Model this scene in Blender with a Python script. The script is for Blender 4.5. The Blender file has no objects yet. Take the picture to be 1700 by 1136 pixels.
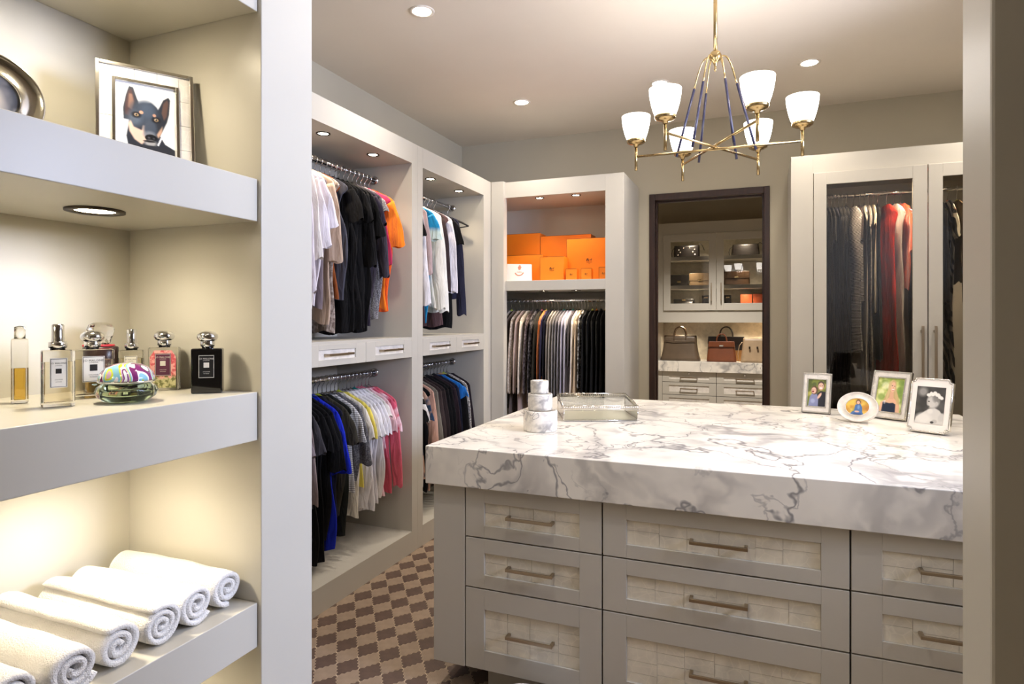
import bpy, math, random
import numpy as np
from mathutils import Matrix, Vector, Euler

sc = bpy.context.scene
COL = sc.collection
R = math.radians
random.seed(7)

# ------------------------------------------------------------------ camera, world, light, exposure
cam_d = bpy.data.cameras.new('camera')
cam = bpy.data.objects.new('camera', cam_d)
COL.objects.link(cam)
cam_d.sensor_width = 36.0
cam_d.lens = 36.0 * 1037.0 / 1700.0
cam_d.shift_y = -38.0 / 1700.0
cam_d.clip_start = 0.02
cam.location = (0, 0, 1.40)
cam.rotation_euler = (R(90), 0, R(21.76))
sc.camera = cam

sc.view_settings.view_transform = 'Standard'
sc.view_settings.look = 'None'
sc.view_settings.gamma = 1.0
sc.view_settings.use_curve_mapping = False
sc.view_settings.exposure = 1.1
sc.cycles.use_denoising = True
sc.cycles.max_bounces = 7
sc.cycles.diffuse_bounces = 4
sc.cycles.transmission_bounces = 8
sc.cycles.adaptive_threshold = 0.04
sc.cycles.transparent_max_bounces = 16
sc.cycles.caustics_reflective = False
sc.cycles.caustics_refractive = False
sc.cycles.sample_clamp_indirect = 6.0

world = bpy.data.worlds.new('sky')
sc.world = world
world.use_nodes = True
wb = world.node_tree.nodes['Background']
wb.inputs[0].default_value = (0.55, 0.70, 1.0, 1)
wb.inputs[1].default_value = 0.6

WARM = (1.0, 0.82, 0.60)
NEUT = (1.0, 0.895, 0.775)


def area_light(name, loc, rot, sx, sy, power, color):
    d = bpy.data.lights.new(name, 'AREA')
    d.shape = 'RECTANGLE'; d.size = sx; d.size_y = sy; d.energy = power; d.color = color
    o = bpy.data.objects.new(name, d); COL.objects.link(o)
    o.location = loc; o.rotation_euler = rot
    return o


def spot_light(loc, power, color=WARM, angle=100, blend=0.7, radius=0.025, rot=(0, 0, 0)):
    d = bpy.data.lights.new('lamp_glow', 'SPOT')
    d.energy = power; d.color = color; d.spot_size = R(angle); d.spot_blend = blend; d.shadow_soft_size = radius
    o = bpy.data.objects.new('lamp_glow', d); COL.objects.link(o)
    o.location = loc; o.rotation_euler = rot
    return o


# daylight entering through the high window in the right wall
area_light('window_daylight', (2.27, 1.95, 2.20), (0, R(90), 0), 0.95, 1.35, 105, (0.64, 0.725, 1.0))

# ------------------------------------------------------------------ materials


def lin(c):
    return tuple(((v / 255.0) / 12.92 if v / 255.0 <= 0.04045 else ((v / 255.0 + 0.055) / 1.055) ** 2.4) for v in c)


def srgb(r, g, b):
    return lin((r, g, b)) + (1,)


MATS = {}


def new_mat(name):
    m = bpy.data.materials.new(name)
    m.use_nodes = True
    nt = m.node_tree
    return m, nt, nt.nodes['Principled BSDF']


def N(nt, kind, **kw):
    n = nt.nodes.new(kind)
    for k, v in kw.items():
        if k.startswith('i_'):
            n.inputs[k[2:].replace('_', ' ')].default_value = v
        else:
            setattr(n, k, v)
    return n


def ramp(nt, stops, interp='LINEAR'):
    n = nt.nodes.new('ShaderNodeValToRGB')
    n.color_ramp.interpolation = interp
    e = n.color_ramp.elements
    while len(e) < len(stops):
        e.new(0.5)
    for i, (p, c) in enumerate(stops):
        e[i].position = p; e[i].color = c
    return n


def add_bump(nt, bsdf, fac, strength, dist=0.01):
    b = nt.nodes.new('ShaderNodeBump')
    b.inputs['Strength'].default_value = strength
    b.inputs['Distance'].default_value = dist
    nt.links.new(fac, b.inputs['Height'])
    nt.links.new(b.outputs[0], bsdf.inputs['Normal'])


def paint(name, col, rough=0.4, noise=0.02, scale=3.0, spec=0.5, bump=0.0, bscale=200):
    if name in MATS:
        return MATS[name]
    m, nt, b = new_mat(name)
    tc = N(nt, 'ShaderNodeTexCoord')
    n = N(nt, 'ShaderNodeTexNoise'); n.inputs['Scale'].default_value = scale; n.inputs['Detail'].default_value = 4
    nt.links.new(tc.outputs['Object'], n.inputs['Vector'])
    c = srgb(*col)
    lo = tuple(max(0, v * (1 - noise)) for v in c[:3]) + (1,)
    hi = tuple(min(1, v * (1 + noise)) for v in c[:3]) + (1,)
    r = ramp(nt, [(0.3, lo), (0.7, hi)])
    nt.links.new(n.outputs['Fac'], r.inputs[0])
    nt.links.new(r.outputs[0], b.inputs['Base Color'])
    b.inputs['Roughness'].default_value = rough
    b.inputs['Specular IOR Level'].default_value = spec
    if bump:
        n2 = N(nt, 'ShaderNodeTexNoise'); n2.inputs['Scale'].default_value = bscale
        nt.links.new(tc.outputs['Object'], n2.inputs['Vector'])
        add_bump(nt, b, n2.outputs['Fac'], bump, 0.004)
    MATS[name] = m
    return m


def metal(name, col, rough=0.25):
    if name in MATS:
        return MATS[name]
    m, nt, b = new_mat(name)
    tc = N(nt, 'ShaderNodeTexCoord')
    n = N(nt, 'ShaderNodeTexNoise'); n.inputs['Scale'].default_value = 60
    nt.links.new(tc.outputs['Object'], n.inputs['Vector'])
    mp = N(nt, 'ShaderNodeMapRange'); mp.inputs[3].default_value = rough * 0.85; mp.inputs[4].default_value = rough * 1.15
    nt.links.new(n.outputs['Fac'], mp.inputs[0]); nt.links.new(mp.outputs[0], b.inputs['Roughness'])
    b.inputs['Base Color'].default_value = srgb(*col)
    b.inputs['Metallic'].default_value = 1.0
    MATS[name] = m
    return m


def emitter(name, col, strength):
    if name in MATS:
        return MATS[name]
    m, nt, b = new_mat(name)
    b.inputs['Base Color'].default_value = (0.9, 0.9, 0.9, 1)
    b.inputs['Emission Color'].default_value = tuple(col) + (1,)
    b.inputs['Emission Strength'].default_value = strength
    MATS[name] = m
    return m


def glass(name, col=(255, 255, 255), rough=0.0, ior=1.45):
    if name in MATS:
        return MATS[name]
    m, nt, b = new_mat(name)
    b.inputs['Base Color'].default_value = srgb(*col)
    b.inputs['Transmission Weight'].default_value = 1.0
    b.inputs['Roughness'].default_value = rough
    b.inputs['IOR'].default_value = ior
    MATS[name] = m
    return m


def pane(name, tint=(250, 250, 250), ior=1.5):
    """thin sheet glass: clear with a fresnel mirror reflection"""
    if name in MATS:
        return MATS[name]
    m = bpy.data.materials.new(name); m.use_nodes = True
    nt = m.node_tree
    nt.nodes.remove(nt.nodes['Principled BSDF'])
    out = nt.nodes['Material Output']
    t = N(nt, 'ShaderNodeBsdfTransparent'); t.inputs[0].default_value = srgb(*tint)
    g = N(nt, 'ShaderNodeBsdfGlossy'); g.inputs['Roughness'].default_value = 0.01
    f = N(nt, 'ShaderNodeFresnel'); f.inputs[0].default_value = ior
    mx = N(nt, 'ShaderNodeMixShader')
    nt.links.new(f.outputs[0], mx.inputs[0]); nt.links.new(t.outputs[0], mx.inputs[1]); nt.links.new(g.outputs[0], mx.inputs[2])
    nt.links.new(mx.outputs[0], out.inputs[0])
    MATS[name] = m
    return m


def marble(name, scale=1.0, heavy=0.0):
    if name in MATS:
        return MATS[name]
    m, nt, b = new_mat(name)
    L = nt.links.new
    tc = N(nt, 'ShaderNodeTexCoord')
    mpg = N(nt, 'ShaderNodeMapping'); mpg.inputs['Scale'].default_value = (scale,) * 3
    mpg.inputs['Rotation'].default_value = (0.3, 0.25, 0.5)
    L(tc.outputs['Object'], mpg.inputs[0])
    warp = N(nt, 'ShaderNodeTexNoise'); warp.inputs['Scale'].default_value = 1.6; warp.inputs['Detail'].default_value = 5
    L(mpg.outputs[0], warp.inputs['Vector'])
    ad = N(nt, 'ShaderNodeMixRGB'); ad.blend_type = 'ADD'; ad.inputs[0].default_value = 0.55
    L(mpg.outputs[0], ad.inputs[1]); L(warp.outputs['Color'], ad.inputs[2])

    def vein(sc_, width, seed, det=3.0):
        mp2 = N(nt, 'ShaderNodeMapping'); mp2.inputs['Location'].default_value = (seed, seed * 1.7, seed * 0.6)
        L(ad.outputs[0], mp2.inputs[0])
        n = N(nt, 'ShaderNodeTexNoise'); n.inputs['Scale'].default_value = sc_; n.inputs['Detail'].default_value = det
        n.inputs['Roughness'].default_value = 0.5
        L(mp2.outputs[0], n.inputs['Vector'])
        s = N(nt, 'ShaderNodeMath', operation='SUBTRACT'); s.inputs[1].default_value = 0.5
        L(n.outputs['Fac'], s.inputs[0])
        a = N(nt, 'ShaderNodeMath', operation='ABSOLUTE'); L(s.outputs[0], a.inputs[0])
        r_ = N(nt, 'ShaderNodeMapRange'); r_.interpolation_type = 'SMOOTHSTEP'
        r_.inputs[1].default_value = 0.0; r_.inputs[2].default_value = width; r_.inputs[3].default_value = 1.0; r_.inputs[4].default_value = 0.0
        L(a.outputs[0], r_.inputs[0])
        return r_.outputs[0]

    def mask(sc_, lo, hi, seed):
        mp2 = N(nt, 'ShaderNodeMapping'); mp2.inputs['Location'].default_value = (seed, -seed, seed * 0.3)
        L(mpg.outputs[0], mp2.inputs[0])
        n = N(nt, 'ShaderNodeTexNoise'); n.inputs['Scale'].default_value = sc_; n.inputs['Detail'].default_value = 2
        L(mp2.outputs[0], n.inputs['Vector'])
        r_ = N(nt, 'ShaderNodeMapRange'); r_.inputs[1].default_value = lo; r_.inputs[2].default_value = hi
        L(n.outputs['Fac'], r_.inputs[0])
        return r_.outputs[0]

    def mul(a, b_):
        n = N(nt, 'ShaderNodeMath', operation='MULTIPLY')
        L(a, n.inputs[0])
        if isinstance(b_, (int, float)):
            n.inputs[1].default_value = b_
        else:
            L(b_, n.inputs[1])
        return n.outputs[0]

    def mx(a, b_):
        n = N(nt, 'ShaderNodeMath', operation='MAXIMUM'); L(a, n.inputs[0]); L(b_, n.inputs[1]); return n.outputs[0]

    v1 = mul(mul(vein(1.6, 0.010, 3.1, 5.0), mask(1.6, 0.34, 0.52, 5.0)), 0.95)
    v2 = mul(mul(vein(3.0, 0.012, 7.7, 5.0), mask(1.9, 0.38, 0.56, 9.0)), 0.85)
    v3 = mul(mul(vein(7.0, 0.020, 11.3, 4.0), mask(2.4, 0.50, 0.68, 21.0)), 0.5)
    soft = mul(mul(vein(2.2, 0.060, 15.0, 4.0), mask(2.2, 0.46 - heavy * .1, 0.66 - heavy * .1, 2.0)), 0.8)
    cloud = mul(mul(mask(3.4, 0.46, 0.70, 13.0), mask(9.0, 0.35, 0.65, 17.0)), 0.30)
    vo = N(nt, 'ShaderNodeTexVoronoi'); vo.feature = 'DISTANCE_TO_EDGE'; vo.inputs['Scale'].default_value = 1.25
    wp = N(nt, 'ShaderNodeTexNoise'); wp.inputs['Scale'].default_value = 4.5; wp.inputs['Detail'].default_value = 5
    L(mpg.outputs[0], wp.inputs['Vector'])
    ad2 = N(nt, 'ShaderNodeMixRGB'); ad2.blend_type = 'ADD'; ad2.inputs[0].default_value = .42
    L(ad.outputs[0], ad2.inputs[1]); L(wp.outputs['Color'], ad2.inputs[2]); L(ad2.outputs[0], vo.inputs['Vector'])
    def band(w_):
        r_ = N(nt, 'ShaderNodeMapRange'); r_.interpolation_type = 'SMOOTHSTEP'
        r_.inputs[1].default_value = 0; r_.inputs[2].default_value = w_; r_.inputs[3].default_value = 1; r_.inputs[4].default_value = 0
        L(vo.outputs['Distance'], r_.inputs[0]); return r_.outputs[0]
    v4 = mul(mul(band(.016), mask(2.0, .30, .50, 31.0)), .85)
    v5 = mul(mul(band(.075), mask(3.1, .42, .60, 37.0)), .5)
    tot = mx(mx(mx(v1, v2), mx(soft, cloud)), mx(v3, mx(v4, v5)))
    base = srgb(240, 234, 223); dark = srgb(142, 139, 138)
    rp = N(nt, 'ShaderNodeMixRGB'); rp.inputs[1].default_value = base; rp.inputs[2].default_value = dark
    L(tot, rp.inputs[0])
    L(rp.outputs[0], b.inputs['Base Color'])
    b.inputs['Roughness'].default_value = 0.22
    b.inputs['Coat Weight'].default_value = 0.15
    MATS[name] = m
    return m


def pearl(name, col=(222, 214, 196), cell=14.0, rough=0.28):
    """capiz shell: milky, streaked, faintly cracked"""
    if name in MATS:
        return MATS[name]
    m, nt, b = new_mat(name)
    L = nt.links.new
    tc = N(nt, 'ShaderNodeTexCoord')
    oi = N(nt, 'ShaderNodeObjectInfo')
    ad = N(nt, 'ShaderNodeVectorMath', operation='ADD')
    mulv = N(nt, 'ShaderNodeVectorMath', operation='SCALE'); mulv.inputs['Scale'].default_value = 1.0
    L(oi.outputs['Location'], mulv.inputs[0])
    L(tc.outputs['Object'], ad.inputs[0]); L(mulv.outputs[0], ad.inputs[1])
    n = N(nt, 'ShaderNodeTexNoise'); n.inputs['Scale'].default_value = cell; n.inputs['Detail'].default_value = 6; n.inputs['Distortion'].default_value = .5
    L(ad.outputs[0], n.inputs['Vector'])
    v = N(nt, 'ShaderNodeTexVoronoi'); v.feature = 'DISTANCE_TO_EDGE'; v.inputs['Scale'].default_value = cell * 1.6
    L(ad.outputs[0], v.inputs['Vector'])
    c = lin(col)
    r = ramp(nt, [(0.28, tuple(x * 0.84 for x in c) + (1,)), (0.5, tuple(c) + (1,)), (0.72, tuple(min(1, x * 1.14) for x in c) + (1,))])
    L(n.outputs['Fac'], r.inputs[0])
    mr = N(nt, 'ShaderNodeMapRange'); mr.inputs[1].default_value = 0; mr.inputs[2].default_value = 0.05
    mr.inputs[3].default_value = 0.25; mr.inputs[4].default_value = 0.0
    L(v.outputs['Distance'], mr.inputs[0])
    mxr = N(nt, 'ShaderNodeMixRGB'); mxr.inputs[2].default_value = tuple(min(1, x * 1.35) for x in c) + (1,)
    L(mr.outputs[0], mxr.inputs[0]); L(r.outputs[0], mxr.inputs[1])
    L(mxr.outputs[0], b.inputs['Base Color'])
    b.inputs['Roughness'].default_value = rough
    b.inputs['Coat Weight'].default_value = 0.4
    b.inputs['Sheen Weight'].default_value = 0.1
    add_bump(nt, b, n.outputs['Fac'], 0.25, 0.004)
    MATS[name] = m
    return m


def wood(name, c1, c2):
    if name in MATS:
        return MATS[name]
    m, nt, b = new_mat(name)
    L = nt.links.new
    tc = N(nt, 'ShaderNodeTexCoord')
    mp = N(nt, 'ShaderNodeMapping'); mp.inputs['Scale'].default_value = (30, 30, 2)
    L(tc.outputs['Object'], mp.inputs[0])
    n = N(nt, 'ShaderNodeTexNoise'); n.inputs['Scale'].default_value = 2; n.inputs['Detail'].default_value = 6
    L(mp.outputs[0], n.inputs['Vector'])
    r = ramp(nt, [(0.3, srgb(*c1)), (0.7, srgb(*c2))])
    L(n.outputs['Fac'], r.inputs[0]); L(r.outputs[0], b.inputs['Base Color'])
    b.inputs['Roughness'].default_value = 0.4
    MATS[name] = m
    return m


def fabric(col, pattern=None, col2=(240, 240, 240), scale=1.0, rough=0.85, sheen=0.25):
    key = 'fabric_%d_%d_%d_%s_%s_%s' % (tuple(col) + (pattern, str(col2), scale))
    if key in MATS:
        return MATS[key]
    m, nt, b = new_mat(key)
    L = nt.links.new
    tc = N(nt, 'ShaderNodeTexCoord')
    n = N(nt, 'ShaderNodeTexNoise'); n.inputs['Scale'].default_value = 9; n.inputs['Detail'].default_value = 5
    L(tc.outputs['Object'], n.inputs['Vector'])
    c = lin(col)
    r = ramp(nt, [(0.3, tuple(x * 0.9 for x in c) + (1,)), (0.7, tuple(min(1, x * 1.08) for x in c) + (1,))])
    L(n.outputs['Fac'], r.inputs[0])
    src = r.outputs[0]
    if pattern:
        mxr = N(nt, 'ShaderNodeMixRGB'); mxr.inputs[2].default_value = srgb(*col2)
        L(src, mxr.inputs[1])
        if pattern == 'stripe':
            w = N(nt, 'ShaderNodeTexWave'); w.bands_direction = 'Z'; w.inputs['Scale'].default_value = 14 * scale
            w.inputs['Distortion'].default_value = 0.6
            rr = ramp(nt, [(0.47, (0, 0, 0, 1)), (0.53, (1, 1, 1, 1))])
            L(tc.outputs['Object'], w.inputs['Vector']); L(w.outputs['Fac'], rr.inputs[0]); L(rr.outputs[0], mxr.inputs[0])
        elif pattern == 'zebra':
            w = N(nt, 'ShaderNodeTexWave'); w.inputs['Scale'].default_value = 5 * scale; w.inputs['Distortion'].default_value = 9
            w.inputs['Detail'].default_value = 1.5; w.bands_direction = 'DIAGONAL'
            rr = ramp(nt, [(0.48, (0, 0, 0, 1)), (0.54, (1, 1, 1, 1))])
            L(tc.outputs['Object'], w.inputs['Vector']); L(w.outputs['Fac'], rr.inputs[0]); L(rr.outputs[0], mxr.inputs[0])
        elif pattern == 'blotch':
            v = N(nt, 'ShaderNodeTexNoise'); v.inputs['Scale'].default_value = 9 * scale; v.inputs['Detail'].default_value = 2
            rr = ramp(nt, [(0.45, (0, 0, 0, 1)), (0.57, (1, 1, 1, 1))])
            L(tc.outputs['Object'], v.inputs['Vector']); L(v.outputs['Fac'], rr.inputs[0]); L(rr.outputs[0], mxr.inputs[0])
        elif pattern == 'speckle':
            v = N(nt, 'ShaderNodeTexNoise'); v.inputs['Scale'].default_value = 130 * scale; v.inputs['Detail'].default_value = 2
            rr = ramp(nt, [(0.44, (0, 0, 0, 1)), (0.62, (1, 1, 1, 1))])
            L(tc.outputs['Object'], v.inputs['Vector']); L(v.outputs['Fac'], rr.inputs[0]); L(rr.outputs[0], mxr.inputs[0])
        elif pattern == 'dye':
            sx = N(nt, 'ShaderNodeSeparateXYZ'); L(tc.outputs['Object'], sx.inputs[0])
            w = N(nt, 'ShaderNodeTexNoise'); w.inputs['Scale'].default_value = 7; L(tc.outputs['Object'], w.inputs['Vector'])
            ma = N(nt, 'ShaderNodeMath', operation='MULTIPLY_ADD'); ma.inputs[1].default_value = 17.0
            L(sx.outputs['Z'], ma.inputs[0]); L(w.outputs['Fac'], ma.inputs[2])
            sn = N(nt, 'ShaderNodeMath', operation='SINE'); L(ma.outputs[0], sn.inputs[0])
            rr = ramp(nt, [(0.40, (0, 0, 0, 1)), (0.85, (1, 1, 1, 1))])
            L(sn.outputs[0], rr.inputs[0]); L(rr.outputs[0], mxr.inputs[0])
        src = mxr.outputs[0]
    L(src, b.inputs['Base Color'])
    b.inputs['Roughness'].default_value = rough
    b.inputs['Sheen Weight'].default_value = sheen if sum(col) > 300 else .03
    b.inputs['Specular IOR Level'].default_value = 0.2
    mw_ = N(nt, 'ShaderNodeMapping'); mw_.inputs['Scale'].default_value = (26, 26, 6)
    mw_.inputs['Rotation'].default_value = (0, .25, 0)
    L(tc.outputs['Object'], mw_.inputs[0])
    n2 = N(nt, 'ShaderNodeTexNoise'); n2.inputs['Scale'].default_value = 1.0; n2.inputs['Detail'].default_value = 3; n2.inputs['Distortion'].default_value = .8
    L(mw_.outputs[0], n2.inputs['Vector'])
    add_bump(nt, b, n2.outputs['Fac'], 0.55, 0.03)
    MATS[key] = m
    return m


M_CAB = paint('cabinet_paint', (192, 187, 176), 0.38, 0.015)
M_SHELF = paint('shelf_paint', (200, 195, 182), 0.32, 0.015)
M_WALL = paint('wall_paint', (188, 180, 160), 0.7, 0.02, bump=0.05)
M_CEIL = paint('ceiling_paint', (228, 218, 204), 0.8, 0.015, bump=0.05)
M_GROUT = paint('grout', (206, 186, 160), 0.85, 0.05, 30)
M_DARK = paint('tile_brown', (92, 72, 62), 0.55, 0.14, 25, bump=0.2)
M_LIGHT = paint('tile_tan', (152, 132, 113), 0.55, 0.10, 25, bump=0.2)
M_NICKEL = metal('nickel_handle', (176, 160, 138), 0.3)
M_CHROME = metal('chrome', (225, 225, 228), 0.12)
M_SILVER = metal('silver', (232, 228, 220), 0.16)
M_BRASS = metal('brass', (188, 164, 118), 0.26)
M_BRONZE = metal('dark_ring', (70, 62, 54), 0.35)
M_GAP = paint('shadow_gap', (70, 62, 55), 0.8, 0.02)
M_MARBLE = marble('marble_slab', 1.0, 0.2)
M_MARBLE2 = marble('marble_vessel', 3.2)
M_PEARL = pearl('pearl_tile')
M_PEARL_W = pearl('pearl_white', (226, 220, 212), 20)
M_PEARL_D = pearl('pearl_backing', (206, 199, 182), 22, 0.3)
M_PANE = pane('clear_pane')
M_PANE_S = pane('smoked_pane', (226, 222, 216), 1.5)
M_WALNUT = wood('walnut', (38, 20, 15), (58, 33, 25))
M_LENS = emitter('lamp_lens', (1.0, 0.86, 0.62), 40)
M_LENS_C = emitter('ceiling_lens', (1.0, 0.93, 0.82), 40)

# ------------------------------------------------------------------ mesh helpers


class MB:
    def __init__(self):
        self.v = []; self.f = []; self.s = []; self.m = []

    def add(self, vs, fs, smooth=False, mi=0):
        k = len(self.v)
        self.v += [tuple(p) for p in vs]
        for f in fs:
            self.f.append(tuple(i + k for i in f)); self.s.append(smooth); self.m.append(mi)
        return self

    def box(self, x0, x1, y0, y1, z0, z1, mi=0):
        if x0 > x1: x0, x1 = x1, x0
        if y0 > y1: y0, y1 = y1, y0
        if z0 > z1: z0, z1 = z1, z0
        return self.add([(x0, y0, z0), (x1, y0, z0), (x1, y1, z0), (x0, y1, z0), (x0, y0, z1), (x1, y0, z1), (x1, y1, z1), (x0, y1, z1)],
                        [(0, 3, 2, 1), (4, 5, 6, 7), (0, 1, 5, 4), (1, 2, 6, 5), (2, 3, 7, 6), (3, 0, 4, 7)], False, mi)

    def fbox(self, face, a0, a1, b0, b1, c0, c1, mi=0):
        """box on a vertical face: a along it, b up, c outwards. face = ('Y-', y) or ('X+', x)"""
        k, p = face
        if k == 'Y-':
            return self.box(a0, a1, p - c1, p - c0, b0, b1, mi)
        if k == 'X+':
            return self.box(p + c0, p + c1, a0, a1, b0, b1, mi)

    def ring(self, face, a0, a1, b0, b1, i0, i1, j0, j1, c0, c1, mi=0):
        """rectangular frame: outer a0..a1 x b0..b1, hole i0..i1 x j0..j1"""
        self.fbox(face, a0, i0, b0, b1, c0, c1, mi); self.fbox(face, i1, a1, b0, b1, c0, c1, mi)
        self.fbox(face, i0, i1, b0, j0, c0, c1, mi); self.fbox(face, i0, i1, j1, b1, c0, c1, mi)
        return self

    def loft(self, rings, smooth=True, cap0=True, cap1=True, closed=True, mi=0):
        n = len(rings[0]); vs = [p for r in rings for p in r]; fs = []
        for i in range(len(rings) - 1):
            for j in range(n if closed else n - 1):
                a = i * n + j; b = i * n + (j + 1) % n
                fs.append((a, b, b + n, a + n))
        self.add(vs, fs, smooth, mi)
        k = len(self.v) - len(vs)
        if cap0 and closed:
            self.f.append(tuple(range(k + n - 1, k - 1, -1))); self.s.append(False); self.m.append(mi)
        if cap1 and closed:
            e = k + (len(rings) - 1) * n
            self.f.append(tuple(range(e, e + n))); self.s.append(False); self.m.append(mi)
        return self

    def lathe(self, prof, c=(0, 0, 0), seg=32, cap=True, mi=0):
        rings = []
        for r, z in prof:
            rings.append([(c[0] + r * math.cos(2 * math.pi * j / seg), c[1] + r * math.sin(2 * math.pi * j / seg), c[2] + z) for j in range(seg)])
        return self.loft(rings, True, cap, cap, True, mi)

    def tube(self, pts, r, seg=10, mi=0, cap=True, closed=False):
        P = [Vector(p) for p in pts]; n = len(P)
        rad = r if isinstance(r, (list, tuple)) else [r] * n
        rings = []; up = None
        for i in range(n):
            if closed:
                t = P[(i + 1) % n] - P[i - 1]
            else:
                t = P[min(i + 1, n - 1)] - P[max(i - 1, 0)]
            t.normalize()
            if up is None:
                up = Vector((0, 0, 1)) if abs(t.z) < 0.9 else Vector((1, 0, 0))
            x = t.cross(up).normalized(); y = x.cross(t).normalized(); up = y
            rings.append([tuple(P[i] + (x * math.cos(2 * math.pi * j / seg) + y * math.sin(2 * math.pi * j / seg)) * rad[i]) for j in range(seg)])
        if closed:
            rings.append(rings[0])
            return self.loft(rings, True, False, False, True, mi)
        return self.loft(rings, True, cap, cap, True, mi)

    def poly(self, pts, y0, y1, mi=0):
        """flat outline in x,z extruded y0..y1 (facing -y)"""
        n = len(pts)
        vs = [(x, y0, z) for x, z in pts] + [(x, y1, z) for x, z in pts]
        fs = [tuple(range(n)), tuple(range(2 * n - 1, n - 1, -1))] + [(i, i + n, (i + 1) % n + n, (i + 1) % n) for i in range(n)]
        return self.add(vs, fs, False, mi)


MW = {}


def thing(name, loc, rot=(0, 0, 0), label=None, cat=None, group=None, kind=None):
    o = bpy.data.objects.new(name, None)
    COL.objects.link(o)
    o.empty_display_size = 0.05
    o.location = loc; o.rotation_euler = rot
    MW[o.name] = Matrix.Translation(loc) @ Euler(rot).to_matrix().to_4x4()
    tag(o, label, cat, group, kind)
    return o


def tag(o, label=None, cat=None, group=None, kind=None):
    if label: o['label'] = label
    if cat: o['category'] = cat
    if group: o['group'] = group
    if kind: o['kind'] = kind
    return o


def make_mesh(name, mb, mats):
    me = bpy.data.meshes.new(name)
    me.from_pydata(mb.v, [], mb.f)
    me.polygons.foreach_set('use_smooth', mb.s)
    for m in (mats if isinstance(mats, (list, tuple)) else [mats]):
        me.materials.append(m)
    if any(mb.m):
        me.polygons.foreach_set('material_index', mb.m)
    me.update()
    return me


def obj(name, mb, mats, parent=None, world=False, bevel=0.0, loc=None, rot=None, seg=2, fixn=False):
    """one mesh object. world=True: mb is in world space and is moved into the parent's space (or around its own base)"""
    if world:
        if parent is not None:
            inv = MW[parent.name].inverted()
        else:
            a = np.array(mb.v); c = Vector(((a[:, 0].min() + a[:, 0].max()) / 2, (a[:, 1].min() + a[:, 1].max()) / 2, a[:, 2].min()))
            inv = Matrix.Translation(-c); loc = c
        mb.v = [tuple(inv @ Vector(p)) for p in mb.v]
    me = make_mesh(name, mb, mats)
    if fixn:
        import bmesh
        bm = bmesh.new(); bm.from_mesh(me); bmesh.ops.recalc_face_normals(bm, faces=bm.faces); bm.to_mesh(me); bm.free()
    o = bpy.data.objects.new(name, me)
    COL.objects.link(o)
    if parent is not None:
        o.parent = parent
        MW[o.name] = MW[parent.name].copy()
        if loc is not None:
            o.location = loc
            MW[o.name] = MW[o.name] @ Matrix.Translation(loc)
    else:
        if loc is not None: o.location = loc
        if rot is not None: o.rotation_euler = rot
        MW[o.name] = Matrix.Translation(o.location) @ Euler(o.rotation_euler).to_matrix().to_4x4()
    if bevel:
        b = o.modifiers.new('soft_edges', 'BEVEL'); b.width = bevel; b.segments = seg; b.limit_method = 'ANGLE'; b.angle_limit = R(40)
    return o


def inst(src, parent, loc=None, rot=None):
    c = src.copy(); COL.objects.link(c); c.parent = parent
    if loc is not None: c.location = loc
    if rot is not None: c.rotation_euler = rot
    MW[c.name] = (MW[parent.name] if parent else Matrix.Identity(4)) @ Matrix.Translation(c.location)
    return c


def text_mb(mb, s, size, cx, z, y, mi=0, spacing=1.0):
    """flat lettering in the x,z plane facing -y, centred on cx"""
    cu = bpy.data.curves.new('lettering', 'FONT')
    cu.body = s; cu.size = size; cu.align_x = 'CENTER'; cu.resolution_u = 2; cu.space_character = spacing
    o = bpy.data.objects.new('lettering', cu)
    COL.objects.link(o)
    dg = bpy.context.evaluated_depsgraph_get()
    me = bpy.data.meshes.new_from_object(o.evaluated_get(dg))
    mb.add([(v.co.x + cx, y, v.co.y + z) for v in me.vertices], [tuple(p.vertices) for p in me.polygons], False, mi)
    bpy.data.objects.remove(o); bpy.data.meshes.remove(me); bpy.data.curves.remove(cu)
    return mb


# painted prints: a small raster built here and stored as point colours of a flat grid


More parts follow.
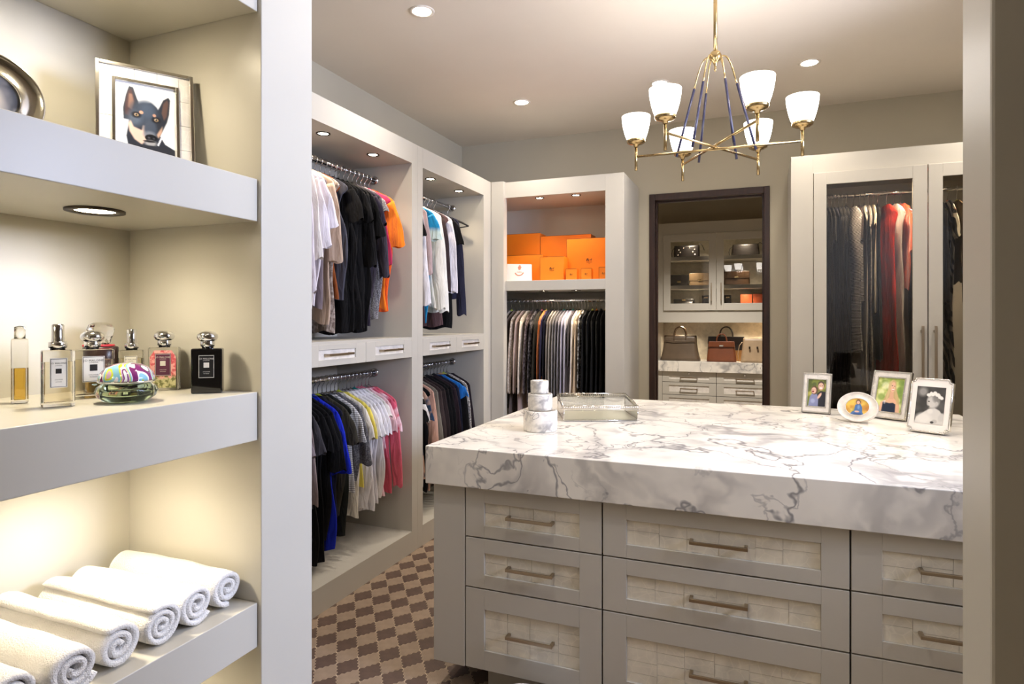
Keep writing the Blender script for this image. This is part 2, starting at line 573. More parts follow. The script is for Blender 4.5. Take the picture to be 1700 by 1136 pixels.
class Canvas:
    def __init__(self, w, h, bg):
        self.w, self.h, self.ss = w, h, 3
        self.a = np.ones((h * 3, w * 3, 3)) * np.array(bg) / 255.0
        yy, xx = np.mgrid[0:h * 3, 0:w * 3]
        self.x = (xx + .5) / (w * 3); self.y = (yy + .5) / (h * 3)

    def blend(self, mask, col):
        self.a += mask[..., None] * (np.array(col) / 255.0 - self.a)

    def ell(self, cx, cy, rx, ry, col, rot=0, soft=0.08, op=1.0):
        c, s = math.cos(R(rot)), math.sin(R(rot))
        asp = self.h / self.w
        dx = self.x - cx; dy = (self.y - cy) * asp
        u = (dx * c + dy * s) / rx; v = (-dx * s + dy * c) / (ry * asp)
        d = np.sqrt(u * u + v * v)
        self.blend(np.clip((1 - d) / soft + .5, 0, 1) * op, col)
        return self

    def poly(self, pts, col, op=1.0, blur=0):
        m = np.zeros(self.x.shape, bool); n = len(pts)
        for i in range(n):
            x1, y1 = pts[i]; x2, y2 = pts[(i + 1) % n]
            if y1 == y2: continue
            c = ((y1 > self.y) != (y2 > self.y)) & (self.x < (x2 - x1) * (self.y - y1) / (y2 - y1) + x1)
            m ^= c
        mm = m.astype(float)
        for _ in range(blur):
            mm = (mm + np.roll(mm, 2, 0) + np.roll(mm, -2, 0) + np.roll(mm, 2, 1) + np.roll(mm, -2, 1)) / 5
        self.blend(mm * op, col)
        return self

    def spots(self, n, cols, rmin, rmax, seed, op=0.7, box=(0, 1, 0, 1), soft=0.6):
        rng = random.Random(seed)
        for _ in range(n):
            r = rng.uniform(rmin, rmax)
            self.ell(rng.uniform(box[0], box[1]), rng.uniform(box[2], box[3]), r, r * self.w / self.h * rng.uniform(.7, 1.3), rng.choice(cols), soft=soft, op=op)
        return self

    def grey(self):
        g = self.a.mean(axis=2, keepdims=True); self.a = np.repeat(g, 3, 2) * np.array([1.0, .985, .96]); return self

    def mesh(self, name, w, h, mat):
        small = self.a.reshape(self.h, 3, self.w, 3, 3).mean(axis=(1, 3))
        W, H = self.w, self.h
        vs = [(-w / 2 + w * i / (W - 1), 0, h - h * j / (H - 1)) for j in range(H) for i in range(W)]
        fs = [(j * W + i, (j + 1) * W + i, (j + 1) * W + i + 1, j * W + i + 1) for j in range(H - 1) for i in range(W - 1)]
        me = bpy.data.meshes.new(name); me.from_pydata(vs, [], fs)
        at = me.color_attributes.new('print', 'FLOAT_COLOR', 'POINT')
        l = np.where(small <= .04045, small / 12.92, ((small + .055) / 1.055) ** 2.4)
        at.data.foreach_set('color', np.concatenate([l, np.ones((H, W, 1))], 2).astype(np.float32).ravel())
        me.materials.append(mat)
        return me


def print_mat():
    if 'print' in MATS: return MATS['print']
    m, nt, b = new_mat('photo_print')
    a = N(nt, 'ShaderNodeVertexColor'); a.layer_name = 'print'
    nt.links.new(a.outputs[0], b.inputs['Base Color'])
    b.inputs['Roughness'].default_value = 0.35
    MATS['print'] = m
    return m


# ------------------------------------------------------------------ the room
CEIL = 2.95; YB = 5.05; XL = -2.50; XR = 2.20; YF = -1.60
DX0, DX1, DZ = -0.832, 0.058, 2.395       # door opening (outer edge of the dark frame)
Y3 = 7.72                                  # far wall of the room beyond the door

mb = MB(); mb.box(XL - .1, XR + .1, YF - .1, YB + .12, -.12, -.0012)
floor = obj("floor", mb, M_GROUT)
tag(floor, 'floor of brown and tan lantern tiles with pale grout', kind='structure')

# lantern tiles: rhombic lattice, toothed edges
TX, TY = 0.107, 0.1405
TEETH = [0, .0050, -.0022, .0056, -.0016, .0056, -.0022, .0050]
def tile_outline(sign, gap=.0015):
    """rhombus with toothed edges; the light tile takes the dark one's teeth in reverse"""
    corners = [(TX / 2, 0), (0, TY / 2), (-TX / 2, 0), (0, -TY / 2)]
    pts = []
    for k in range(4):
        a = Vector(corners[k] + (0,)); b = Vector(corners[(k + 1) % 4] + (0,))
        nrm = Vector(((b - a).y, -(b - a).x, 0)).normalized()
        for i in range(8):
            p = a.lerp(b, i / 8)
            q = p + nrm * (sign * (TEETH[i] - .0018) - gap) if i else p * (1 - .045)
            pts.append((q.x, q.y))
    return pts

def tile_mb(dark, x=0, y=0, mb=None):
    mb = mb or MB()
    o = tile_outline(1 if dark else -1)
    n = len(o)
    vs = [(px + x, py + y, 0) for px, py in o] + [(px + x, py + y, -.004) for px, py in o]
    fs = [tuple(range(n))] + [(i, i + n, (i + 1) % n + n, (i + 1) % n) for i in range(n)]
    mb.add(vs, fs, False, 0 if dark else 1)
    return mb

md = make_mesh('tile_dark', tile_mb(True), [M_DARK, M_LIGHT]); ml = make_mesh('tile_light', tile_mb(False), [M_DARK, M_LIGHT])
def proj(x, y, z):
    th = R(21.76); d = -x * math.sin(th) + y * math.cos(th); r = x * math.cos(th) + y * math.sin(th)
    if d < .05: return None
    return 850 + 1037 * r / d, 530 - 1037 * (z - 1.4) / d, d
cells = []
for j in range(-2, 50):
    for i in range(-26, 42):
        for off in (0, 1):
            x = -1.871 + TX * (i + .5 * off); y = 2.375 + TY * (j - 15 + .5 * off)
            if not (XL < x < XR and YF < y < YB + 2.8): continue
            if y > YB and not (-1.7 < x < 1.1): continue
            cells.append((x, y, off == 0))
near = []; rest = []
for c in cells:
    q = proj(c[0], c[1], 0)
    if q and 500 < q[0] < 1010 and q[1] < 1160 and c[0] > -1.97 and (c[0] < -1.12 or c[1] < 2.2) and (q[0] < 735 or q[1] > 1085):
        near.append((q[2], c))
    else:
        rest.append(c)
near.sort()
rest += [c for _, c in near[300:]]
for _, (x, y, dk) in near[:300]:
    t = bpy.data.objects.new('floor_tile', md if dk else ml)
    COL.objects.link(t); t.parent = floor
    t.location = (x - floor.location.x, y - floor.location.y, 0 - floor.location.z + random.uniform(-.0006, .0004))
mb = MB()
for x, y, dk in rest:
    tile_mb(dk, x, y, mb)
far_tiles = obj('floor_tiling', mb, [M_DARK, M_LIGHT], floor, world=True)
far_tiles['kind'] = 'stuff'

mb = MB(); mb.box(XL - .1, XR + .1, YF - .1, YB + .12, CEIL, CEIL + .12)
tag(obj('ceiling', mb, M_CEIL, world=True), 'plain warm white ceiling with recessed lights', kind='structure')
mb = MB(); mb.box(XL - .12, XL, YF, YB, 0, CEIL)
tag(obj('wall_left', mb, M_WALL, world=True), 'greige wall above the wardrobe run', kind='structure')
mb = MB(); mb.box(XL, DX0, YB, YB + .12, 0, CEIL); mb.box(DX1, XR, YB, YB + .12, 0, CEIL); mb.box(DX0, DX1, YB, YB + .12, DZ, CEIL)
tag(obj('wall_back', mb, M_WALL, world=True), 'greige back wall pierced by the dark framed doorway', kind='structure')
mb = MB(); mb.box(XL, XR, YF - .12, YF, 0, CEIL)
tag(obj('wall_front', mb, M_WALL, world=True), 'greige wall facing the doorway wall', kind='structure')
WY0, WY1, WZ0, WZ1 = 1.25, 2.65, 1.70, 2.70
mb = MB(); mb.box(XR, XR + .14, YF, WY0, 0, CEIL); mb.box(XR, XR + .14, WY1, YB, 0, CEIL); mb.box(XR, XR + .14, WY0, WY1, 0, WZ0); mb.box(XR, XR + .14, WY0, WY1, WZ1, CEIL)
tag(obj('wall_right', mb, M_WALL, world=True), 'greige side wall with a high window', kind='structure')
win = thing('window_1', (XR, (WY0 + WY1) / 2, WZ0), label='high window in the side wall', kind='structure')
mb = MB(); mb.box(XR + .02, XR + .07, WY0, WY1, WZ0, WZ0 + .05); mb.box(XR + .02, XR + .07, WY0, WY1, WZ1 - .05, WZ1)
for y in (WY0, (WY0 + WY1) / 2 - .02, WY1 - .05): mb.box(XR + .02, XR + .07, y, y + .05, WZ0, WZ1)
obj('window_frame', mb, M_CAB, win, world=True)
mb = MB(); mb.box(XR + .042, XR + .046, WY0, WY1, WZ0, WZ1)
obj('pane', mb, M_PANE, win, world=True)

# partition end beside the camera, painted like the cabinets
mb = MB(); mb.box(.262, XR, .93, 1.05, 0, CEIL)
tag(obj('wall_partition', mb, M_CAB, world=True, bevel=.004), 'pale partition end at the edge of the view', kind='structure')
mb = MB(); mb.box(.30, XR, .915, .93, 0, .12); mb.box(.30, XR, 1.05, 1.065, 0, .12)
tag(obj('baseboard_partition', mb, M_CAB, world=True), kind='structure')
# stub wall behind the shelf unit
mb = MB(); mb.box(XL, -1.33, .98, 1.128, 0, CEIL)
tag(obj('wall_shelf_side', mb, M_WALL, world=True), kind='structure')

# door frame in dark walnut
door = thing('trim_1', ((DX0 + DX1) / 2, YB, 0), label='dark walnut frame around the open doorway', kind='structure')
for nm, (a, b, c, d) in dict(jamb_left=(DX0, DX0 + .045, 0, DZ), jamb_right=(DX1 - .04, DX1, 0, DZ), head=(DX0 + .045, DX1 - .04, DZ - .05, DZ)).items():
    mb = MB(); mb.box(a, b, YB - .012, YB + .135, c, d)
    obj('door_' + nm.split('_')[0], mb, M_WALNUT, door, world=True, bevel=.003)
for nm, (a, b, c, d) in dict(l=(DX0 + .045, DX0 + .057, 0, DZ - .05), r=(DX1 - .052, DX1 - .04, 0, DZ - .05), t=(DX0 + .057, DX1 - .052, DZ - .062, DZ - .05)).items():
    mb = MB(); mb.box(a, b, YB + .05, YB + .09, c, d)
    obj('door_stop', mb, M_WALNUT, door, world=True)

# room beyond the door
mb = MB(); mb.box(-1.75, -1.65, YB + .12, Y3, 0, CEIL)
tag(obj('wall_beyond_left', mb, M_WALL, world=True), kind='structure')
mb = MB(); mb.box(1.0, 1.1, YB + .12, Y3, 0, CEIL)
tag(obj('wall_beyond_right', mb, M_WALL, world=True), kind='structure')
mb = MB(); mb.box(-1.75, 1.1, Y3, Y3 + .1, 0, CEIL)
tag(obj('wall_beyond_back', mb, M_WALL, world=True), 'greige wall above the handbag cabinet', kind='structure')
mb = MB(); mb.box(-1.75, 1.1, YB + .12, Y3 + .1, CEIL, CEIL + .12)
tag(obj('ceiling_beyond', mb, M_CEIL, world=True), kind='structure')
mb = MB(); mb.box(-1.75, 1.1, YB + .12, Y3 + .1, -.12, -.006)
tag(obj('floor_beyond', mb, M_GROUT, world=True), kind='structure')


def puck(parent, x, y, z, r=.036, power=6, angle=110, color=WARM, lit=True, rot=(0, 0, 0), light_z=-.012):
    """small recessed lamp: ring and glowing lens, with its light"""
    mb = MB(); mb.lathe([(r * .70, 0), (r * .72, -.004), (r, -.004), (r, 0)], (x, y, z), 24, cap=False)
    k = obj('puck_light', mb, M_BRONZE, parent, world=True)
    mb = MB(); mb.lathe([(r * .70, -.001), (r * .3, -.0025), (.001, -.003)], (x, y, z), 20)
    obj('lens', mb, M_LENS, k, world=True)
    if power:
        spot_light((x, y, z + light_z), power, color, angle, .8, .02, rot)


def downlight(x, y, label, power=25):
    t = thing('recessed_light', (x, y, CEIL), label=label, cat='ceiling light', group='recessed lights in the ceiling')
    mb = MB(); mb.lathe([(.045, .0), (.047, -.004), (.061, -.005), (.063, 0)], (0, 0, 0), 32, cap=False)
    obj('trim_ring', mb, M_CEIL, t)
    mb = MB(); mb.lathe([(.047, -.001), (.02, -.0025), (.001, -.003)], (0, 0, 0), 24)
    obj('lens', mb, M_LENS_C, t)
    if power:
        spot_light((x, y, CEIL - .012), power, NEUT, 125, .9, .045)


downlight(-1.59, 4.17, 'recessed ceiling light above the corner of the wardrobes')
downlight(-.62, 4.17, 'recessed ceiling light partly hidden behind a chandelier shade')
downlight(.27, 4.17, 'recessed ceiling light above and beyond the chandelier')
downlight(-1.585, 2.75, 'recessed ceiling light highest up, over the near wardrobe bay')
downlight(.27, 2.75, 'recessed ceiling light over the right half of the island')
downlight(1.25, 4.17, 'added recessed fill light in front of the glass wardrobe, beyond the view')  # this lamp and the next are out of view, added as ambient fill
downlight(1.25, 2.75, 'added recessed fill light beyond the island, near the window wall')
downlight(-.62, 1.40, 'added recessed fill light in front of the island, over the walkway', 20)  # from here on, unseen lamps near the camera, added to brighten the island front
downlight(-.35, .35, 'added recessed fill light beside the shelf unit, above the camera', 5)
downlight(-.35, -.75, 'added recessed fill light behind the camera', 5)

# ------------------------------------------------------------------ near shelf unit (left)
SX = -.935; SXB = -1.306; SY0, SY1 = -.02, .976
shelf = thing('shelf_unit', (-1.12, .48, 0), label='pale painted open shelf unit holding towels, perfume and photo frames', cat='shelf unit')
mb = MB(); mb.box(SXB - .03, SX + .005, SY1, 1.128, 0, CEIL - .002)
obj('stile', mb, M_SHELF, shelf, world=True, bevel=.002)
mb = MB(); mb.box(SXB - .03, SX + .005, SY0 - .15, SY0, 0, CEIL - .002)
obj('stile', mb, M_SHELF, shelf, world=True, bevel=.002)
mb = MB(); mb.box(SXB - .03, SXB, SY0, SY1, 0, CEIL - .002)
obj('back_panel', mb, M_SHELF, shelf, world=True)
SH = [(2.017, 2.11), (1.596, 1.681), (1.157, 1.254), (.742, .831), (.30, .39)]
for k, (z0, z1) in enumerate(SH):
    mb = MB(); mb.box(SXB, SX - .004, SY0, SY1 - .001, z0, z1)
    s = obj('shelf', mb, M_SHELF, shelf, world=True, bevel=.0015)
    for y in (.765, .22):
        puck(s, -1.112, y, z0, r=.047, power=(1.7, 1.7, 1.75, 1.2, 0)[k] * (1 if y > .5 else .3), angle=150, color=(1.0, .90, .70))
mb = MB(); mb.box(SXB, SX - .004, SY0, SY1, 2.45, 2.55); s = obj('shelf', mb, M_SHELF, shelf, world=True, bevel=.0015)
mb = MB(); mb.box(SXB, SX - .02, SY0, SY1, 0, .10); obj('plinth', mb, M_SHELF, shelf, world=True)


# ------------------------------------------------------------------ handles, drawers
def bar_handle(parent, face, a0, a1, b, c0=0.0, out=.03, th=.011, name='handle', mat=None):
    mb = MB()
    mb.fbox(face, a0, a1, b - th / 2, b + th / 2, out - th * .8, out)
    mb.fbox(face, a0, a0 + th, b - th / 2, b + th / 2, c0, out - th * .8)
    mb.fbox(face, a1 - th, a1, b - th / 2, b + th / 2, c0, out - th * .8)
    return obj(name, mb, mat or M_NICKEL, parent, world=True, bevel=.0015)


def drawer(parent, face, a0, a1, b0, b1, ins, hl, tiles=None, gap=.0025, th=.02, rec=.008, hmat=None):
    """shaker drawer front with a recessed pearl panel and a bar handle"""
    i0, i1, j0, j1 = ins
    mb = MB(); mb.ring(face, a0 + gap, a1 - gap, b0 + gap, b1 - gap, i0, i1, j0, j1, -th, 0)
    d = obj('drawer', mb, M_CAB, parent, world=True, bevel=.0012)
    if tiles:
        nx, nz = tiles
        mb = MB(); mb.fbox(face, i0 - .001, i1 + .001, j0 - .001, j1 + .001, -th - .002, -rec - .003)
        obj('backing', mb, M_PEARL_W, d, world=True)
        rng = random.Random(int(abs(a0 * 1000) + b0 * 777))
        xs = [i0] + [i0 + (i1 - i0) * (k + rng.uniform(-.14, .14)) / nx for k in range(1, nx)] + [i1]
        for k in range(nx):
            zs = [j0] + [j0 + (j1 - j0) * (q + rng.uniform(-.2, .2)) / nz for q in range(1, nz)] + [j1]
            for q in range(nz):
                mb = MB(); c = -rec + rng.uniform(-.0006, .0006)
                a_, b_ = xs[k] + .0005, xs[k + 1] - .0005
                sl = rng.uniform(-.003, .003) if 0 < q else 0
                mb.fbox(face, a_, b_, zs[q] + .0005, zs[q + 1] - .0005, -rec - .004, c)
                t = obj('pearl_tile', mb, M_PEARL, d, world=True)
                # each tile turns on its own seed: shift the origin so that the streaks differ
    else:
        mb = MB(); mb.fbox(face, i0, i1, j0, j1, -th, -rec)
        obj('pearl_panel', mb, M_PEARL_W, d, world=True)
    m_ = (i0 + i1) / 2
    bar_handle(d, face, m_ - hl / 2, m_ + hl / 2, (j0 + j1) / 2, -rec, .026, mat=hmat)
    return d


# ------------------------------------------------------------------ wardrobe run along the left wall
WX = -1.945; WH = 2.46
def wardrobe(label, y0, y1, o0, o1, lights):
    t = thing('wardrobe', (-2.2, (y0 + y1) / 2, 0), label=label, cat='wardrobe', group='wardrobe bays along the wall')
    F = ('X+', WX)
    mb = MB(); mb.fbox(F, y0, o0, 0, WH, -.552, 0); obj('side_panel', mb, M_CAB, t, world=True, bevel=.0015)
    mb = MB(); mb.fbox(F, o1, y1, 0, WH, -.552, 0); obj('side_panel', mb, M_CAB, t, world=True, bevel=.0015)
    mb = MB(); mb.fbox(F, o0, o1, 2.336, WH, -.552, 0); obj('top_rail', mb, M_CAB, t, world=True)
    mb = MB(); mb.fbox(F, o0, o1, .0, .126, -.552, 0); obj('plinth', mb, M_CAB, t, world=True)
    mb = MB(); mb.fbox(F, o0, o1, .126, 2.336, -.552, -.545); obj('back_panel', mb, M_CAB, t, world=True)
    mb = MB(); mb.fbox(F, o0, o1, 1.278, 1.292, -.545, -.001); mb.fbox(F, o0, o1, 1.171, 1.278, -.545, -.03)
    obj('drawer_box', mb, M_CAB, t, world=True)
    mid = (o0 + o1) / 2
    for a, b in ((o0, mid), (mid, o1)):
        drawer(t, F, a, b, 1.171, 1.279, (a + .088, b - .088, 1.203, 1.251), .2, gap=.0012, th=.026)
    for z in (2.252, 1.073):
        mb = MB(); mb.tube([(-2.207, o0 + .001, z), (-2.207, o1 - .001, z)], .014, 16)
        rr = obj('hanging_rail', mb, M_CHROME, t, world=True)
        for y, s in ((o0, 1), (o1, -1)):
            mb = MB()
            pr = [(.026, 0), (.026, .006), (.019, .012)]
            rings = [[(-2.207 + r * math.cos(2 * math.pi * j / 20), y + s * h, z + r * math.sin(2 * math.pi * j / 20)) for j in range(20)] for r, h in pr]
            mb.loft(rings); obj('rail_socket', mb, M_CHROME, rr, world=True)
    for y in lights:
        puck(t, -2.05, y, 2.336, power=3.6)
    return t

wardrobe('tall open wardrobe bay nearest the shelf unit, with two hanging rails', 2.18, 3.3205, 2.318, 3.256, (2.57, 3.005))
wardrobe('tall open wardrobe bay next to the corner, with two hanging rails', 3.3205, 4.43, 3.385, 4.297, (3.667, 4.09))

# ------------------------------------------------------------------ corner cabinet with the orange boxes
OY = 4.47; OX0, OX1 = -1.839, -1.054
oc = thing('open_cabinet', (-1.43, 4.75, 0), label='open cabinet with orange gift boxes above a rail of clothes', cat='cabinet')
F = ('Y-', OY)
mb = MB(); mb.box(-1.943, OX0, 4.432, 4.50, 0, WH); mb.box(-2.24, -2.22, 4.50, YB - .002, 0, WH - .003); mb.box(-2.24, -1.943, 4.435, 4.50, 0, WH - .003); obj('corner_filler', mb, M_CAB, oc, world=True, bevel=.0015)
mb = MB(); mb.box(OX1, -.917, OY, YB - .002, 0, WH - .003); obj('side_panel', mb, M_CAB, oc, world=True, bevel=.0015)
mb = MB(); mb.box(OX0, OX1, OY, YB - .002, 2.337, WH - .003); mb.box(-2.22, OX0, 4.50, YB - .002, 2.337, WH - .003); obj('top_rail', mb, M_CAB, oc, world=True)
mb = MB(); mb.box(OX0, OX1, OY, YB - .02, 1.619, 1.694); mb.box(-2.22, OX0, 4.50, YB - .02, 1.619, 1.694); sh = obj('shelf', mb, M_CAB, oc, world=True, bevel=.0015)
mb = MB(); mb.box(-2.22, OX1, YB - .02, YB - .002, .126, 2.337); obj('back_panel', mb, M_CAB, oc, world=True)
mb = MB(); mb.box(OX0, OX1, OY, YB - .02, 0, .126); mb.box(-2.22, OX0, 4.50, YB - .02, 0, .126); obj('plinth', mb, M_CAB, oc, world=True)
mb = MB(); mb.tube([(-2.22, 4.75, 1.548), (OX1, 4.75, 1.548)], .014, 16); obj('hanging_rail', mb, M_CHROME, oc, world=True)
for x in (-1.59, -1.30): puck(oc, x, 4.56, 2.337, power=4.5)
puck(sh, -1.56, 4.56, 1.619, power=4); puck(sh, -1.30, 4.56, 1.619, power=4)

# ------------------------------------------------------------------ glass-door wardrobe on the right
GX0, GX1 = .180, 1.70
gw = thing('glass_wardrobe', (.94, 4.75, 0), label='tall wardrobe with framed glass doors and long bar handles', cat='wardrobe')
mb = MB(); mb.box(GX0, .311, OY, YB - .002, 0, WH); obj('side_panel', mb, M_CAB, gw, world=True, bevel=.0015)
mb = MB(); mb.box(1.567, GX1, OY, YB - .002, 0, WH); obj('side_panel', mb, M_CAB, gw, world=True, bevel=.0015)
mb = MB(); mb.box(.311, 1.567, OY, YB - .002, 2.342, WH); obj('top_rail', mb, M_CAB, gw, world=True)
mb = MB(); mb.box(.311, 1.567, YB - .02, YB - .002, .126, 2.342); obj('back_panel', mb, M_CAB, gw, world=True)
mb = MB(); mb.box(.311, 1.567, OY, YB - .02, 0, .126); obj('plinth', mb, M_CAB, gw, world=True)
mb = MB(); mb.tube([(.311, 4.765, 2.234), (1.567, 4.765, 2.234)], .014, 16); obj('hanging_rail', mb, M_CHROME, gw, world=True)
for (a, b, hx) in ((.311, .939, .905), (.939, 1.567, .972)):
    mb = MB(); mb.ring(('Y-', OY), a + .003, b - .003, .13, 2.339, a + .076, b - .079, .30, 2.262, -.004, .018)
    d = obj('door', mb, M_CAB, gw, world=True, bevel=.0015)
    mb = MB(); mb.fbox(('Y-', OY), a + .074, b - .077, .298, 2.264, .004, .008); obj('pane', mb, M_PANE_S, d, world=True)
    mb = MB(); mb.box(hx - .007, hx + .007, OY - .062, OY - .05, .93, 1.36)
    for z in (.95, 1.32): mb.box(hx - .006, hx + .006, OY - .052, OY - .017, z, z + .014)
    obj('handle', mb, M_NICKEL, d, world=True, bevel=.0015)
for x in (.50, .78, 1.25): puck(gw, x, 4.53, 2.342, power=16)

# ------------------------------------------------------------------ island
IX0, IX1, IY0, IY1, IT, IB = -1.185, .925, 2.08, 3.75, .92, .777
isl = thing('island', (-.13, 2.92, 0), label='large greige island cabinet with pearl inlaid drawers', cat='island cabinet')
CF = 2.105; F = ('Y-', CF)
mb = MB(); mb.box(-1.155, .895, CF + .021, 3.72, .10, IB); obj('carcass', mb, M_GAP, isl, world=True)
mb = MB(); mb.box(-1.162, -1.031, CF, 3.725, .10, IB); obj('end_panel', mb, M_CAB, isl, world=True, bevel=.0015)
mb = MB(); mb.box(.771, .902, CF, 3.725, .10, IB); obj('end_panel', mb, M_CAB, isl, world=True, bevel=.0015)
mb = MB(); mb.box(-1.03, .77, 3.705, 3.725, .10, IB); obj('back_panel', mb, M_CAB, isl, world=True)
mb = MB(); mb.box(-.97, .71, CF + .08, 3.65, 0, .10); obj('plinth', mb, M_CAB, isl, world=True)
rows = [(.589, .777, .637, .720), (.402, .589, .4535, .534), (.10, .402, .174, .325)]
for (a, b, i0, i1, nx) in ((-1.029, -.507, -.9505, -.588, 4), (-.507, .247, -.4237, .168, 6), (.247, .769, .330, .690, 4)):
    for r, (z0, z1, j0, j1) in enumerate(rows):
        drawer(isl, F, a, b, z0, z1, (i0, i1, j0, j1), .178, tiles=(nx, 2 if r < 2 else 4))
# slab
mb = MB(); mb.box(IX0, IX1, IY0, IY1, IB, IT)
tag(obj('island_countertop', mb, M_MARBLE, world=True, bevel=.003), 'thick white marble slab with grey veins on the island', 'countertop')

# ------------------------------------------------------------------ cabinet in the room beyond the door
BY = 7.25; BX0, BX1 = -1.17, .245
bc = thing('handbag_cabinet', (-.46, 7.45, 0), label='built-in cabinet seen through the doorway, glass doors over drawers', cat='cabinet')
F = ('Y-', BY)
mb = MB(); mb.box(BX0, -1.10, BY, Y3 - .002, .0, 2.487); obj('side_panel', mb, M_CAB, bc, world=True, bevel=.0015)
mb = MB(); mb.box(.178, BX1, BY, Y3 - .002, .0, 2.487); obj('side_panel', mb, M_CAB, bc, world=True, bevel=.0015)
mb = MB(); mb.box(-1.10, .178, BY, Y3 - .002, 2.356, 2.487); obj('top_rail', mb, M_CAB, bc, world=True)
mb = MB(); mb.box(-1.10, -1.034, BY, BY + .02, 1.494, 2.356); mb.box(.112, .178, BY, BY + .02, 1.494, 2.356)
obj('face_frame', mb, M_CAB, bc, world=True)
mb = MB(); mb.box(-1.10, .178, BY, Y3 - .03, 1.362, 1.494); obj('niche_rail', mb, M_CAB, bc, world=True)
mb = MB(); mb.box(-1.10, .178, Y3 - .03, Y3 - .002, .905, 2.356); obj('pearl_backing', mb, M_PEARL_D, bc, world=True)
for z in (2.062, 1.738):
    mb = MB(); mb.box(-1.10, .178, BY + .03, Y3 - .03, z, z + .042); obj('shelf', mb, M_CAB, bc, world=True)
mb = MB(); mb.box(-1.10, .178, BY + .03, Y3 - .03, 1.494, 1.575); obj('shelf', mb, M_CAB, bc, world=True)
for (a, b, hx) in ((-1.034, -.461, -.512), (-.461, .112, -.410)):
    mb = MB(); mb.ring(F, a + .002, b - .002, 1.498, 2.353, a + .078, b - .078, 1.575, 2.272, -.002, .018)
    d = obj('door', mb, M_CAB, bc, world=True, bevel=.0015)
    mb = MB(); mb.fbox(F, a + .076, b - .076, 1.573, 2.274, .006, .01); obj('pane', mb, M_PANE, d, world=True)
    mb = MB(); mb.fbox(F, hx - .006, hx + .006, 1.60, 1.80, .045, .055)
    for z in (1.60, 1.79): mb.fbox(F, hx - .005, hx + .005, z, z + .01, .016, .046)
    obj('handle', mb, M_NICKEL, d, world=True)
mb = MB(); mb.box(-1.10, .178, BY + .022, Y3 - .03, .10, .81); obj('carcass', mb, M_GAP, bc, world=True)
mb = MB(); mb.box(-1.10, -1.05, BY, BY + .02, .10, .81); obj('face_frame', mb, M_CAB, bc, world=True)
mb = MB(); mb.box(.128, .178, BY, BY + .02, .10, .81); obj('face_frame', mb, M_CAB, bc, world=True)
mb = MB(); mb.box(-1.10, .178, BY + .05, Y3 - .03, 0, .10); obj('plinth', mb, M_CAB, bc, world=True)
zz = [.81, .688, .545, .40, .10]
for (a, b) in ((-1.05, -.461), (-.461, .128)):
    for k in range(4):
        z1, z0 = zz[k], zz[k + 1]
        h = z1 - z0
        d = drawer(bc, F, a, b, z0, z1, (a + .078, b - .078, z0 + .036, z1 - (.05 if k == 0 else .036)), .19)
        if k == 0:
            mb = MB(); rings = [[((a + b) / 2 + r * math.cos(2 * math.pi * j / 14), BY - h_, z1 - .022 + r * math.sin(2 * math.pi * j / 14)) for j in range(14)] for r, h_ in ((.011, 0), (.011, .006), (.006, .008))]
            mb.loft(rings); obj('lock', mb, M_CHROME, d, world=True)
mb = MB(); mb.box(BX0 - .03, BX1 + .03, BY - .03, BY - .0005, .81, .925); mb.box(-1.0985, .1765, BY - .0005, Y3 - .0315, .812, .925)
tag(obj('marble_counter', mb, M_MARBLE, world=True, bevel=.002), 'white marble counter under the handbags beyond the doorway', 'countertop')
for x in (-.85, -.20, .06): spot_light((x, BY + .22, 1.355), 8.0, WARM, 130, .9, .02)
for x in (-.75, -.17):
    for z, p in ((2.35, 7), (2.058, 6), (1.734, 5)): spot_light((x, BY + .10, z), p, WARM, 140, .9, .02)
spot_light((-.4, 6.1, CEIL - .03), 150, (1.0, .93, .85), 110, .9, .05)

# ------------------------------------------------------------------ chandelier
M_SHADE = emitter('opal_shade', (1.0, .93, .85), 5.0)
M_NAVY = paint('navy_sleeve', (44, 44, 72), .35, .05)
CHX, CHY, CHZ = -.190, 2.916, 2.165
ch = thing('chandelier', (CHX, CHY, CEIL), label='brass chandelier with six opal glass shades above the island', cat='chandelier')
mb = MB(); mb.lathe([(.0, 0), (.065, 0), (.065, -.012), (.05, -.022), (.012, -.026), (0, -.026)], (CHX, CHY, CEIL), 32); obj('ceiling_canopy', mb, M_BRASS, ch, world=True)
mb = MB(); mb.tube([(CHX, CHY, CEIL - .02), (CHX, CHY, 2.585)], .0085, 14); obj('stem', mb, M_BRASS, ch, world=True)
mb = MB(); mb.lathe([(.0, 2.595), (.012, 2.594), (.022, 2.585), (.026, 2.57), (.024, 2.555), (.012, 2.545), (.006, 2.53), (.0045, 2.517), (.007, 2.51), (.004, 2.503), (0, 2.501)], (CHX, CHY, 0), 24); obj('hub', mb, M_BRASS, ch, world=True)
